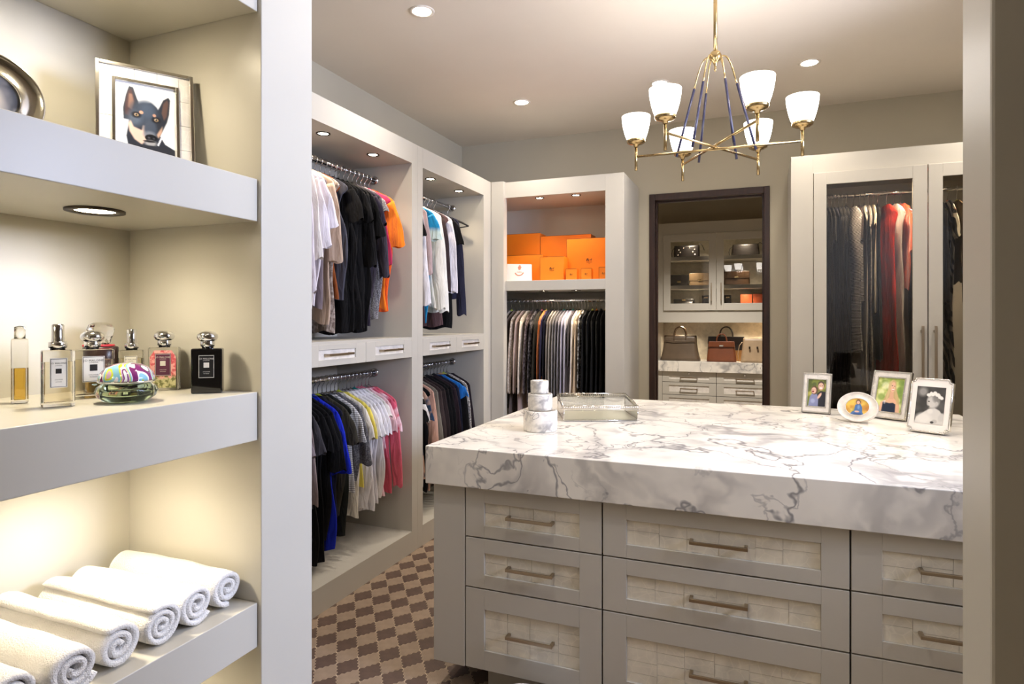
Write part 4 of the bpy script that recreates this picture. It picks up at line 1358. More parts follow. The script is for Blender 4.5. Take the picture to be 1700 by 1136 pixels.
base_e = [(Cn(X0, Y0_, .004), Cn(X1, Y0_, .004)), (Cn(X0, Y1_, .004), Cn(X1, Y1_, .004)), (Cn(X0, Y0_, .004), Cn(X0, Y1_, .004)), (Cn(X1, Y0_, .004), Cn(X1, Y1_, .004)),
          (Cn(X0, Y0_, .004), Cn(X0, Y0_, hf)), (Cn(X1, Y0_, .004), Cn(X1, Y0_, hf)), (Cn(X0, Y1_, .004), Cn(X0, Y1_, hb)), (Cn(X1, Y1_, .004), Cn(X1, Y1_, hb)),
          (Cn(X0, Y0_, hf), Cn(X1, Y0_, hf)), (Cn(X0, Y1_, hb), Cn(X1, Y1_, hb)), (Cn(X0, Y0_, hf), Cn(X0, Y1_, hb)), (Cn(X1, Y0_, hf), Cn(X1, Y1_, hb))]
obj('edge_frame', edge_frame(base_e, .0024), M_SILVER, gb)
# lid
L_ = [(X0 - .003, Y0_ - .003), (X1 + .003, Y0_ - .003), (X1 + .003, Y1_ + .003), (X0 - .003, Y1_ + .003)]
lz = lambda y, k: (hf + (hb - hf) * (y / bd)) + k
lid = MB(); lid.add([(x, y, lz(y, .016)) for x, y in L_], [(0, 1, 2, 3)]); lidp = obj('lid', lid, M_BOXG, gb)
prs = []
for i in range(4):
    (xa, ya), (xb, yb) = L_[i], L_[(i + 1) % 4]
    prs += [((xa, ya, lz(ya, .016)), (xb, yb, lz(yb, .016))), ((xa, ya, lz(ya, .003)), (xb, yb, lz(yb, .003)))]
obj('lid_frame', edge_frame(prs, .0028), M_SILVER, lidp)
mb = MB()
for i in range(4):
    (xa, ya), (xb, yb) = L_[i], L_[(i + 1) % 4]
    n = 34 if i % 2 == 0 else 30
    for k in range(n):
        t_ = (k + .5) / n; x = xa + (xb - xa) * t_; y = ya + (yb - ya) * t_; z = lz(y, .0095)
        mb.lathe([(0.0005, -.0042), (.0036, -.002), (.0036, .002), (.0005, .0042)], (x, y, z), 6, cap=False)
bd_ = obj('beading', mb, M_SILVER, lidp); bd_['kind'] = 'stuff'

# ------------------------------------------------------------------ photo frames
PM = print_mat()

def photo_frame(label, w, h, wi, hi, loc, yaw, lean, canvas, style='pearl', cat='photo frame', th=.016, clip=0):
    t = thing('photo_frame', loc, (0, 0, R(yaw)), label, cat, 'standing photo frames')
    ca, sa = math.cos(R(lean)), math.sin(R(lean))
    tilt = lambda m_: [setattr(m_, 'v', [(x, y * ca + z * sa, -y * sa + z * ca + th * sa * 1.0) for x, y, z in m_.v]), m_][1]
    j0 = (h - hi) / 2; j1 = j0 + hi
    e = .007
    Fm = ('Y-', 0)
    def chamf(m_, k):
        m_.v = [tuple(p) for p in m_.v]; return m_
    if clip:
        out = [(-w / 2 + clip, 0), (w / 2 - clip, 0), (w / 2 - clip * .75, clip * .75), (w / 2, clip), (w / 2, h - clip), (w / 2 - clip * .75, h - clip * .75), (w / 2 - clip, h), (-w / 2 + clip, h), (-w / 2 + clip * .75, h - clip * .75), (-w / 2, h - clip), (-w / 2, clip), (-w / 2 + clip * .75, clip * .75)]
        mb = MB(); mb.poly(out, 0, th)
        obj('back_board', tilt(mb), M_SILVER, t)
        q = [(x * (1 - 2 * e / w), e + (z) * (1 - 2 * e / h)) for x, z in out]
        mb = MB(); mb.poly(q, -.002, 0); obj('mat_board', tilt(mb), M_WHITE, t)
        mb = MB(); mb.tube([(x, -.002, z) for x, z in [(x * (1 - e / w), e / 2 + z * (1 - e / h)) for x, z in out]], e / 2, 8, closed=True); obj('outer_rim', tilt(mb), M_SILVER, t)
    else:
        mb = MB(); mb.fbox(Fm, -w / 2, w / 2, 0, h, -th, -.004); obj('back_board', tilt(mb), paint('frame_back', (60, 50, 44), .6), t)
        mb = MB(); mb.ring(Fm, -w / 2, w / 2, 0, h, -w / 2 + e, w / 2 - e, e, h - e, -th, .003); obj('outer_rim', tilt(mb), M_SILVER, t, bevel=.001)
        if style == 'pearl':
            # inlay of separate shell pieces between the two silver rims
            a0, a1, b0, b1 = -w / 2 + e, w / 2 - e, e, h - e
            i0, i1 = -wi / 2 - .006, wi / 2 + .006; k0, k1 = j0 - .006, j1 + .006
            n_ = max(2, int(round(h / .055))); m_ = max(2, int(round(w / .06)))
            for k in range(n_):
                for (p, q) in ((a0, i0), (i1, a1)):
                    mb = MB(); za = b0 + (b1 - b0) * k / n_ + .0004; zb = b0 + (b1 - b0) * (k + 1) / n_ - .0004
                    mb.fbox(Fm, p, q, za, zb, -.004, .0); obj('shell_inlay', tilt(mb), M_PEARL_W, t)
            for k in range(m_):
                for (p, q) in ((b0, k0), (k1, b1)):
                    mb = MB(); xa = i0 + (i1 - i0) * k / m_ + .0004; xb = i0 + (i1 - i0) * (k + 1) / m_ - .0004
                    mb.fbox(Fm, xa, xb, p, q, -.004, .0); obj('shell_inlay', tilt(mb), M_PEARL_W, t)
        mb = MB(); mb.ring(Fm, -wi / 2 - .006, wi / 2 + .006, j0 - .006, j1 + .006, -wi / 2, wi / 2, j0, j1, -.004, .0025); obj('inner_rim', tilt(mb), M_SILVER, t, bevel=.0008)
    me = canvas.mesh('photo_print', wi, hi, PM)
    for v in me.vertices:
        x, y, z = v.co.x, -.0028 if clip else -.0005 + .002, v.co.z + j0
        v.co = (x, y * ca + z * sa, -y * sa + z * ca + th * sa)
    pr = bpy.data.objects.new('photo_print', me); COL.objects.link(pr); pr.parent = t
    # easel leg
    foot = h * .42
    mb = MB()
    zt = h * .62
    p0 = (0, th * ca + zt * sa, zt * ca); 
    mb.add([(-.018, p0[1] + .001, p0[2]), (.018, p0[1] + .001, p0[2]), (.026, foot, .001), (-.026, foot, .001), (-.018, p0[1] + .004, p0[2]), (.018, p0[1] + .004, p0[2]), (.026, foot + .004, .001), (-.026, foot + .004, .001)],
           [(0, 1, 2, 3), (7, 6, 5, 4), (0, 4, 5, 1), (1, 5, 6, 2), (2, 6, 7, 3), (3, 7, 4, 0)])
    obj('easel_leg', mb, paint('frame_back', (60, 50, 44), .6), t)
    return t

# the prints
cv = Canvas(96, 128, (252, 252, 252))                                  # dog portrait
cv.poly([(.20, 1.0), (.17, .86), (.22, .60), (.13, .60), (.12, .42), (.17, .20), (.22, .06), (.29, .07), (.37, .30), (.36, .40), (.45, .30), (.58, .28), (.67, .34), (.69, .38), (.78, .20), (.87, .14), (.90, .18), (.88, .42), (.84, .56), (.80, .64), (.72, .80), (.80, .92), (.97, 1.0)], (38, 42, 52), blur=2)
cv.poly([(.15, .52), (.16, .34), (.21, .14), (.26, .10), (.31, .28), (.30, .42), (.22, .54)], (66, 44, 46), blur=2)
cv.poly([(.20, .40), (.22, .18), (.27, .18), (.30, .30), (.27, .44)], (150, 116, 98), .7, 4)
cv.poly([(.75, .42), (.78, .26), (.85, .18), (.87, .24), (.84, .46), (.79, .54)], (96, 72, 64), .9, 2)
cv.ell(.47, .46, .23, .20, (52, 60, 74), soft=.5); cv.ell(.52, .42, .12, .14, (68, 80, 98), soft=.9, op=.8); cv.ell(.30, .58, .12, .12, (96, 108, 124), soft=1, op=.7)
cv.poly([(.20, .66), (.24, .60), (.29, .70), (.42, .74), (.44, .66), (.52, .66), (.53, .84), (.42, .97), (.30, .90), (.22, .78)], (216, 184, 164), blur=4)
cv.poly([(.66, .78), (.70, .72), (.77, .62), (.75, .74), (.69, .84)], (206, 166, 138), .9, 3)
cv.ell(.56, .70, .11, .14, (66, 74, 88), soft=.5); cv.ell(.55, .80, .10, .06, (120, 124, 132), soft=.7, op=.9)
cv.ell(.57, .845, .10, .055, (14, 14, 18), soft=.15); cv.ell(.535, .845, .022, .016, (70, 70, 78)); cv.ell(.615, .85, .02, .014, (60, 60, 68))
cv.ell(.56, .93, .10, .05, (190, 186, 182), soft=.6, op=.8); cv.ell(.54, .905, .10, .015, (24, 22, 26), soft=.3)
for ex, ey in ((.335, .505), (.66, .545)):
    cv.ell(ex, ey, .075, .048, (20, 22, 30), soft=.6); cv.ell(ex, ey, .036, .024, (186, 156, 118), soft=.2); cv.ell(ex, ey, .018, .016, (14, 12, 12), soft=.2); cv.ell(ex - .012, ey - .008, .008, .006, (240, 240, 240))
cv.ell(.415, .455, .035, .026, (196, 150, 124), soft=.4); cv.ell(.63, .475, .030, .024, (186, 140, 116), soft=.4)
for k in range(5): cv.ell(.735 - .012 * k, .84 + .026 * k, .018, .014, (236, 236, 240))
cv.poly([(.2, 1), (.2, .965), (.8, .965), (.97, 1)], (40, 42, 50))
cv.a = cv.a[np.minimum((np.arange(cv.a.shape[0]) * 1.0 / .86).astype(int), cv.a.shape[0] - 1)]
photo_frame('pearl inlaid frame with a black and tan dog portrait on the shelf', .170, .222, .104, .150, (-1.117, .872, 1.6815), 57, 9, cv)

cv = Canvas(72, 110, (120, 130, 60))                                   # man and child
cv.spots(40, [(150, 160, 70), (90, 100, 50), (190, 180, 90), (70, 80, 50)], .08, .2, 1)
cv.poly([(.52, 1), (.50, .55), (.70, .42), (1, .45), (1, 1)], (34, 36, 46), blur=2)
cv.ell(.72, .22, .19, .17, (70, 56, 50)); cv.ell(.72, .25, .16, .14, (218, 178, 156), soft=.3); cv.ell(.72, .31, .08, .03, (240, 230, 226)); cv.ell(.66, .22, .025, .012, (60, 44, 40)); cv.ell(.79, .22, .025, .012, (60, 44, 40))
cv.poly([(.05, 1), (.12, .66), (.24, .52), (.52, .54), (.60, .72), (.60, 1)], (132, 138, 176), blur=3); cv.ell(.36, .40, .19, .16, (92, 66, 52)); cv.ell(.33, .41, .14, .12, (226, 184, 162), soft=.3); cv.ell(.29, .45, .06, .03, (120, 40, 44)); cv.ell(.28, .38, .02, .01, (50, 36, 34)); cv.ell(.39, .39, .02, .01, (50, 36, 34))
cv.ell(.66, .60, .07, .13, (222, 180, 158), rot=30, soft=.4); cv.ell(.30, .80, .12, .08, (160, 166, 200), soft=.6)
photo_frame('small pearl frame with a photo of a man hugging a child', .134, .205, .082, .138, (.255, 3.512, .9203), -14.7, 17, cv)

cv = Canvas(84, 110, (196, 204, 120))                                  # woman with long fair hair
cv.spots(50, [(226, 232, 160), (150, 170, 80), (240, 240, 200), (120, 150, 70)], .06, .16, 2)
cv.poly([(.30, 1), (.28, .70), (.40, .40), (.44, .12), (.56, .04), (.68, .10), (.72, .34), (.86, .60), (.92, .88), (.80, .96), (.70, .70), (.44, .70)], (196, 168, 120), blur=3)
cv.poly([(.12, 1), (.20, .72), (.40, .64), (.52, .56), (.66, .58), (.78, .66), (.90, .80), (.94, 1)], (226, 180, 150), blur=3); cv.poly([(.50, .62), (.50, .40), (.64, .40), (.66, .62)], (218, 170, 140), blur=3)
cv.ell(.585, .26, .105, .15, (232, 188, 160), soft=.3); cv.ell(.60, .335, .05, .016, (250, 240, 236)); cv.ell(.60, .355, .05, .008, (190, 90, 90)); cv.ell(.55, .22, .024, .010, (70, 50, 44)); cv.ell(.64, .235, .022, .010, (70, 50, 44)); cv.ell(.606, .285, .014, .02, (214, 160, 136))
cv.poly([(.26, 1), (.28, .70), (.36, .72), (.52, .74), (.66, .72), (.76, .76), (.78, 1)], (28, 42, 66), blur=2)
cv.poly([(.40, .40), (.44, .12), (.55, .05), (.52, .20), (.49, .45), (.42, .66), (.36, .80)], (214, 190, 140), .9, 3); cv.poly([(.66, .10), (.72, .34), (.86, .60), (.82, .80), (.70, .52), (.66, .3)], (206, 180, 130), .9, 3)
cv.spots(6, [(236, 220, 226)], .02, .035, 5, box=(.26, .36, .68, .76))
photo_frame('pearl frame with a photo of a fair-haired woman in a navy top', .172, .232, .118, .165, (.553, 3.432, .9203), -34.5, 17, cv)

cv = Canvas(84, 110, (74, 70, 70))                                     # baby with flower crown, monochrome
cv.spots(26, [(60, 56, 56), (96, 92, 92), (50, 48, 48), (110, 106, 104)], .1, .25, 3, soft=1)
cv.ell(.22, .15, .16, .12, (150, 146, 146), soft=.8)
cv.poly([(.0, 1), (.06, .84), (.30, .70), (.36, .66), (.50, .60), (.66, .56), (.84, .62), (1, .78), (1, 1)], (214, 210, 208), blur=4); cv.ell(.32, .86, .26, .14, (228, 226, 224), soft=.7)
cv.ell(.60, .38, .22, .20, (176, 170, 166), soft=.25); cv.ell(.56, .42, .16, .15, (206, 200, 196), soft=.4); cv.ell(.72, .30, .15, .12, (118, 110, 106), soft=.6, op=.7); cv.ell(.45, .40, .035, .016, (40, 38, 38)); cv.ell(.42, .47, .03, .03, (186, 180, 176)); cv.ell(.45, .53, .045, .016, (96, 84, 84)); cv.ell(.72, .45, .045, .06, (196, 190, 186))
rng = random.Random(4)
for k in range(15):
    t_ = k / 14; cv.ell(.42 + .46 * t_ + rng.uniform(-.02, .02), .25 - .10 * math.sin(t_ * 2.4) + .13 * t_ * t_ + rng.uniform(-.03, .03), rng.uniform(.045, .07), rng.uniform(.035, .05), (236, 234, 232), soft=.4)
cv.ell(.92, .80, .10, .12, (206, 200, 196), rot=20, soft=.4); cv.ell(.70, .92, .09, .05, (190, 184, 180), soft=.4); cv.ell(.52, .66, .10, .07, (226, 222, 220), soft=.6); cv.ell(.62, .95, .06, .03, (60, 58, 60), soft=.4)
cv.grey()
photo_frame('silver frame with notched corners and a monochrome baby portrait', .158, .232, .106, .158, (.645, 3.073, .9203), -30.7, 16, cv, clip=.016)

# oval frames
def oval_frame(label, rx, rz, loc, yaw, lean, canvas, col, wide=.45):
    t = thing('photo_frame', loc, (0, 0, R(yaw)), label, 'photo frame', 'standing photo frames')
    ca, sa = math.cos(R(lean)), math.sin(R(lean))
    T = lambda x, y, z: (x, y * ca + z * sa, -y * sa + z * ca + .012 * sa)
    n = 56
    prof = [(1.0, .012), (1.0, -.002), (.985, -.006), (.955, -.006), (.94, -.003), (.60 + .03, -.001), (.60, -.005), (.575, -.005), (.57, .0)]
    rings = [[T(rx * k * math.cos(2 * math.pi * j / n), y, rz + rz * k * math.sin(2 * math.pi * j / n)) for j in range(n)] for k, y in prof]
    mb = MB(); mb.loft(rings, True, True, False); obj('rim', mb, col, t)
    me = canvas.mesh('photo_print', rx * 2 * .575, rz * 2 * .575, PM)
    import bmesh
    bm = bmesh.new(); bm.from_mesh(me)
    bad = [f for f in bm.faces if (f.calc_center_median().x / (rx * .58)) ** 2 + ((f.calc_center_median().z - rz * .575) / (rz * .58)) ** 2 > 1]
    bmesh.ops.delete(bm, geom=bad, context='FACES'); bm.to_mesh(me); bm.free()
    for v in me.vertices:
        v.co = T(v.co.x, -.0008, v.co.z + rz * (1 - .575))
    pr = bpy.data.objects.new('photo_print', me); COL.objects.link(pr); pr.parent = t
    foot = rz * 2 * .5
    mb = MB(); z1 = rz * 1.2
    a = T(-.014, .014, z1); b = T(.014, .014, z1)
    mb.add([a, b, (.02, foot, .001), (-.02, foot, .001), (a[0], a[1] + .003, a[2]), (b[0], b[1] + .003, b[2]), (.02, foot + .003, .001), (-.02, foot + .003, .001)],
           [(0, 1, 2, 3), (7, 6, 5, 4), (0, 4, 5, 1), (1, 5, 6, 2), (2, 6, 7, 3), (3, 7, 4, 0)])
    obj('easel_leg', mb, paint('frame_back', (60, 50, 44), .6), t)
    return t

cv = Canvas(80, 66, (214, 178, 70))
cv.spots(50, [(232, 196, 90), (196, 140, 60), (170, 160, 70), (236, 210, 130), (190, 110, 60)], .06, .18, 6)
cv.poly([(.20, .95), (.30, .78), (.38, .72), (.40, .40), (.50, .30), (.62, .32), (.70, .50), (.72, .78), (.80, .95)], (74, 112, 168), blur=2); cv.ell(.52, .22, .10, .14, (98, 70, 52)); cv.ell(.52, .24, .07, .10, (222, 180, 156), soft=.3)
cv.poly([(.30, .95), (.40, .84), (.66, .84), (.76, .95)], (54, 84, 140), blur=2); cv.ell(.50, .76, .10, .05, (222, 182, 158), soft=.4); cv.ell(.55, .5, .05, .12, (110, 150, 200), soft=.6)
oval_frame('white oval frame with a photo of a seated child in blue', .0865, .0715, (.405, 3.27, .9203), -22, 22, cv, M_PEARL_W)
cv = Canvas(60, 60, (90, 92, 100)); cv.spots(30, [(60, 64, 76), (130, 130, 138), (180, 178, 180)], .1, .25, 8); cv.ell(.5, .55, .25, .3, (200, 190, 186), soft=.5)
oval_frame('round silver frame at the near end of the shelf', .082, .082, (-1.16, .62, 1.6815), 70, 12, cv, M_SILVER)

# ------------------------------------------------------------------ perfume bottles
M_GLASS = glass('bottle_glass', (252, 250, 244))
M_LIQ = glass('amber_scent', (253, 245, 224), 0, 1.36)
M_BLKG = paint('black_glass', (10, 9, 10), .06, .01, spec=.7)
M_LABEL = paint('label_white', (236, 232, 224), .5)
M_LABELB = paint('label_black', (16, 15, 16), .45)
M_LINEB = paint('label_line_black', (30, 28, 28), .5)
M_LINEW = paint('label_line_white', (222, 216, 206), .5)
M_PLUM = paint('label_plum', (92, 40, 66), .5)
SZ = 1.2545

def rounded(w, d, r, n=4):
    pts = []
    for cx, cy, a0 in ((w / 2 - r, d / 2 - r, 0), (-w / 2 + r, d / 2 - r, 90), (-w / 2 + r, -d / 2 + r, 180), (w / 2 - r, -d / 2 + r, 270)):
        for k in range(n + 1):
            a = R(a0 + 90 * k / n); pts.append((cx + r * math.cos(a), cy + r * math.sin(a)))
    return pts

def rbody(w, d, h, r, z0=0, e=.003):
    mb = MB(); rings = []
    for z, s in ((0, e), (e * .3, e * .3), (e, 0), (h - e, 0), (h - e * .3, e * .3), (h, e)):
        rings.append([(x, y, z0 + z) for x, y in rounded(w - 2 * s, d - 2 * s, max(.001, r - s))])
    mb.loft(rings, False); return mb

def cologne(label, loc, yaw, w=.056, d=.031, h=.088, body=None, lab=None, line=None, art=None, tall=False, liquid=True):
    t = thing('perfume_bottle', loc, (0, 0, R(yaw)), label, 'perfume bottle', 'perfume bottles on the shelf')
    bd2 = obj('flask', rbody(w, d, h, .003), body or M_GLASS, t)
    if liquid:
        mb = rbody(w - .007, d - .007, h * .72, .002, .007, .001); obj('liquid', mb, M_LIQ, t)
    mb = MB(); mb.lathe([(0, 0), (.0105, 0), (.0105, .003), (.013, .004), (.013, .013), (.0115, .014)], (0, 0, h), 24); obj('collar', mb, M_CHROME, t)
    mb = MB()
    if tall:
        mb.lathe([(0, .004), (.0085, .004), (.009, .006), (.009, .041), (.0075, .043), (0, .043)], (0, 0, h), 24)
    else:
        mb.lathe([(0, .013), (.012, .013), (.0165, .016), (.0195, .021), (.0185, .027), (.013, .032), (.006, .034), (0, .0345)], (0, 0, h), 28)
    obj('cap', mb, M_CHROME, t)
    yf = -d / 2
    if art:
        mb = MB(); mb.poly([(-w * .42, .006), (w * .42, .006), (w * .42, h * .78), (w * .28, h * .93), (-w * .28, h * .93), (-w * .42, h * .78)], yf - .0004, yf - .0002); obj('painted_art', mb, art, t)
    lw, lh = w * .52, h * .52; z0 = h * .34
    mb = MB(); mb.box(-lw / 2, lw / 2, yf - .0009, yf - .0004, z0, z0 + lh); lb = obj('paper_label', mb, lab or M_LABEL, t)
    mb = MB(); y = yf - .0012; e = .0007
    for a, b, c, dd in ((-lw / 2 + .001, lw / 2 - .001, z0 + .001, z0 + .001 + e), (-lw / 2 + .001, lw / 2 - .001, z0 + lh - .001 - e, z0 + lh - .001), (-lw / 2 + .001, -lw / 2 + .001 + e, z0 + .001, z0 + lh - .001), (lw / 2 - .001 - e, lw / 2 - .001, z0 + .001, z0 + lh - .001)):
        mb.add([(a, y, c), (b, y, c), (b, y, dd), (a, y, dd)], [(0, 1, 2, 3)])
    s = lw * .17; zc = z0 + lh * .56
    mb.add([(-s, y, zc - s), (s, y, zc - s), (s, y, zc + s), (-s, y, zc + s)], [(0, 1, 2, 3)])
    text_mb(mb, 'JO MALONE', lw * .155, 0, z0 + lh * .80, y, 0, 1.1)
    text_mb(mb, 'LONDON', lw * .085, 0, z0 + lh * .735, y, 0, 1.1)
    for q, tx in enumerate(('COLOGNE', 'INTENSE')): text_mb(mb, tx, lw * .085, 0, z0 + lh * (.26 - .08 * q), y, 0, 1.1)
    obj('lettering', mb, line or M_LINEB, lb)
    return t

def art_mat():
    m, nt, b = new_mat('flower_art'); L = nt.links.new
    tc = N(nt, 'ShaderNodeTexCoord'); sx = N(nt, 'ShaderNodeSeparateXYZ'); L(tc.outputs['Object'], sx.inputs[0])
    n = N(nt, 'ShaderNodeTexNoise'); n.inputs['Scale'].default_value = 160; n.inputs['Detail'].default_value = 3; L(tc.outputs['Object'], n.inputs['Vector'])
    r1 = ramp(nt, [(.42, srgb(214, 90, 96)), (.55, srgb(240, 176, 168))]); L(n.outputs['Fac'], r1.inputs[0])
    r2 = ramp(nt, [(.42, srgb(120, 120, 70)), (.56, srgb(206, 200, 150))]); L(n.outputs['Fac'], r2.inputs[0])
    ma = N(nt, 'ShaderNodeMath', operation='MULTIPLY_ADD'); ma.inputs[1].default_value = .03; L(n.outputs['Fac'], ma.inputs[0]); L(sx.outputs['Z'], ma.inputs[2])
    mr = N(nt, 'ShaderNodeMapRange'); mr.inputs[1].default_value = .040; mr.inputs[2].default_value = .046; L(ma.outputs[0], mr.inputs[0])
    mx = N(nt, 'ShaderNodeMixRGB'); L(mr.outputs[0], mx.inputs[0]); L(r2.outputs[0], mx.inputs[1]); L(r1.outputs[0], mx.inputs[2])
    L(mx.outputs[0], b.inputs['Base Color']); b.inputs['Roughness'].default_value = .3
    return m

cologne('black perfume bottle with a silver cap near the shelf end', (-1.018, .925, SZ), 40, body=M_BLKG, lab=M_LABELB, line=M_LINEW, liquid=False)
cologne('clear perfume bottle with red flower art and a plum label', (-1.140, .928, SZ), 41, art=art_mat(), lab=M_PLUM, line=M_LINEW, liquid=False)
cologne('clear perfume bottle with a slim cylindrical cap behind the patterned jar', (-1.205, .905, SZ), 47, w=.044, h=.082, tall=True)
cologne('large clear perfume bottle with a white label and domed silver cap', (-1.150, .786, SZ), 62, w=.066, h=.090)
cologne('clear perfume bottle with a tall silver cap at the near end', (-1.095, .690, SZ), 62, w=.046, h=.094, tall=True)
# dark capped flask with a crystal stopper
t = thing('perfume_flask', (-1.245, .868, SZ), (0, 0, R(50)), 'golden perfume flask with a dark band and faceted crystal stopper', 'perfume bottle')
mb = MB(); mb.lathe([(0, 0), (.027, 0), (.029, .003), (.029, .050), (0, .050)], (0, 0, 0), 32); obj('flask', mb, glass('gold_glass', (240, 206, 120)), t)
mb = MB(); mb.lathe([(.0, .050), (.030, .050), (.031, .052), (.031, .088), (.029, .090), (0, .090)], (0, 0, 0), 32); obj('dark_band', mb, paint('dark_lacquer', (44, 24, 22), .3), t)
mb = MB(); mb.lathe([(0, .090), (.028, .090), (.028, .094), (0, .094)], (-.004, .004, 0), 24); obj('red_collar', mb, paint('red_lacquer', (206, 50, 60), .35), t)
mb = MB()
rings = []
for r, z in ((.010, .092), (.017, .098), (.022, .112), (.025, .124), (.021, .134), (.010, .139)):
    rings.append([(r * math.cos(2 * math.pi * (j + .5 * (z > .1)) / 9), r * math.sin(2 * math.pi * (j + .5 * (z > .1)) / 9), z) for j in range(9)])
mb.loft(rings, False); obj('crystal_stopper', mb, M_GLASS, t)
# tall slim bottle at the near end, behind
t = thing('perfume_vial', (-1.195, .690, SZ), (0, 0, R(60)), 'tall slim glass perfume vial with golden scent inside', 'perfume bottle')
obj('flask', rbody(.024, .024, .112, .004), M_GLASS, t)
mb = rbody(.016, .016, .055, .003, .006, .001); obj('liquid', mb, glass('gold_scent', (236, 196, 90)), t)
mb = MB(); mb.lathe([(0, .112), (.008, .112), (.008, .132), (0, .134)], (0, 0, 0), 20); obj('cap', mb, M_GLASS, t)

# round jar with a patterned domed lid
def swirl_mat():
    m, nt, b = new_mat('swirl_print'); L = nt.links.new
    tc = N(nt, 'ShaderNodeTexCoord')
    n = N(nt, 'ShaderNodeTexNoise'); n.inputs['Scale'].default_value = 16; n.inputs['Detail'].default_value = 1; n.inputs['Distortion'].default_value = 1.2
    L(tc.outputs['Object'], n.inputs['Vector'])
    mu = N(nt, 'ShaderNodeMath', operation='MULTIPLY'); mu.inputs[1].default_value = 3.3; L(n.outputs['Fac'], mu.inputs[0])
    fr = N(nt, 'ShaderNodeMath', operation='FRACT'); L(mu.outputs[0], fr.inputs[0])
    r = ramp(nt, [(0, srgb(240, 238, 236)), (.14, srgb(20, 20, 24)), (.18, srgb(120, 44, 104)), (.36, srgb(236, 232, 236)), (.46, srgb(140, 196, 216)), (.64, srgb(206, 218, 60)), (.76, srgb(206, 176, 206)), (.9, srgb(122, 50, 110))], 'CONSTANT')
    L(fr.outputs[0], r.inputs[0]); L(r.outputs[0], b.inputs['Base Color']); b.inputs['Roughness'].default_value = .12; b.inputs['Coat Weight'].default_value = .6
    return m
t = thing('perfume_jar', (-1.040, .772, SZ), (0, 0, 0), 'round green glass jar with a swirl patterned domed lid', 'perfume bottle')
mb = MB(); mb.lathe([(0, 0), (.026, 0), (.034, .002), (.045, .010), (.049, .019), (.046, .027), (.037, .033), (.034, .034), (0, .034)], (0, 0, 0), 44); obj('jar_body', mb, glass('green_glass', (236, 250, 240), 0, 1.25), t)
mb = MB(); mb.lathe([(0, .006), (.02, .007), (.032, .013), (.034, .02), (.03, .026), (0, .027)], (0, 0, 0), 32); obj('liquid', mb, glass('green_scent', (230, 240, 208), 0, 1.36), t)
mb = MB(); mb.lathe([(.035, .033), (.042, .034), (.0455, .037), (.044, .0385), (.03, .0385)], (0, 0, 0), 44, cap=False); obj('silver_ring', mb, M_CHROME, t)
mb = MB(); mb.lathe([(.044, .0385), (.0435, .044), (.040, .052), (.033, .060), (.022, .066), (.010, .0687), (0, .069)], (0, 0, 0), 44); obj('lid', mb, swirl_mat(), t)

# ------------------------------------------------------------------ rolled towels
M_TOWEL = paint('white_terry', (240, 236, 230), .95, .02, 30, spec=.1, bump=.8, bscale=380)

def towel(label, y, r, turns, seed, x1=-.962, ln=.30, squash=.94):
    rng = random.Random(seed)
    mb = MB()
    n = int(turns * 26); th = r / (turns + .35)
    ph = rng.uniform(0, 6.28); p2 = rng.uniform(0, 6.28)
    rows = 26; outer = []; 
    def section(x, t, s):
        a_out, a_in = [], []
        g = 1 + .05 * math.sin(x * 26 + p2) * (0.6) + .03 * math.sin(x * 61 + ph)
        tap = 1 - .30 * max(0, (abs(t - .5) - .42) / .08) ** 2
        for k in range(n + 1):
            f_ = k / n
            a = ph + f_ * turns * 2 * math.pi
            rr = (th * .35 + (r - th * .5) * f_) * g
            w = th * .46 * tap
            wob = 1 + .035 * math.sin(3 * a + x * 9)
            a_out.append((x, (rr + w) * wob * math.cos(a), (rr + w) * wob * math.sin(a) * squash))
            a_in.append((x, max(.0005, rr - w) * wob * math.cos(a), max(.0005, rr - w) * wob * math.sin(a) * squash))
        return a_out + a_in[::-1]
    rings = []
    for i in range(rows + 1):
        t = i / rows
        t = t if 0.02 < t < .98 else t
        rings.append(section(ln * (t - 1), t, 0))
    zmin = min(p[2] for rg in rings for p in rg)
    rings = [[(x, yy, z - zmin) for x, yy, z in rg] for rg in rings]
    m2 = len(rings[0])
    mb.loft(rings, True, False, False)
    # ends: quads across the towel's thickness
    for e, rg in ((0, 0), (rows, rows)):
        k0 = len(mb.v) - (rows + 1) * m2 if False else 0
        b0 = rg * m2
        for k in range(n):
            mb.f.append((b0 + k, b0 + k + 1, b0 + m2 - 2 - k, b0 + m2 - 1 - k)); mb.s.append(True); mb.m.append(0)
    o = obj('rolled_towel', mb, M_TOWEL, loc=(x1 + rng.uniform(-.012, .006), y, .8315), rot=(0, 0, R(rng.uniform(-2, 2))))
    return tag(o, label, 'towel', 'rolled towels on the shelf')
TL = ['rolled white towel nearest the shelf end panel', 'rolled white towel, second from the end panel', 'rolled white towel, third from the end panel', 'rolled white towel, fourth from the end panel',
      'rolled white towel, fifth from the end panel', 'rolled white towel, sixth from the end panel', 'rolled white towel, seventh from the end panel']
ty = .934
for k, r in enumerate((.036, .036, .038, .038, .038, .038, .038)):
    towel(TL[k], ty, r, 2.3 + .2 * (k % 3), 40 + k)
    ty -= r + (.036, .038, .038, .038, .038, .038, .038)[k] + .0015

# ------------------------------------------------------------------ handbags beyond the doorway
def leather(name, col, rough=.4):
    return paint('leather_' + name, col, rough, .10, 12, bump=.25, bscale=160)

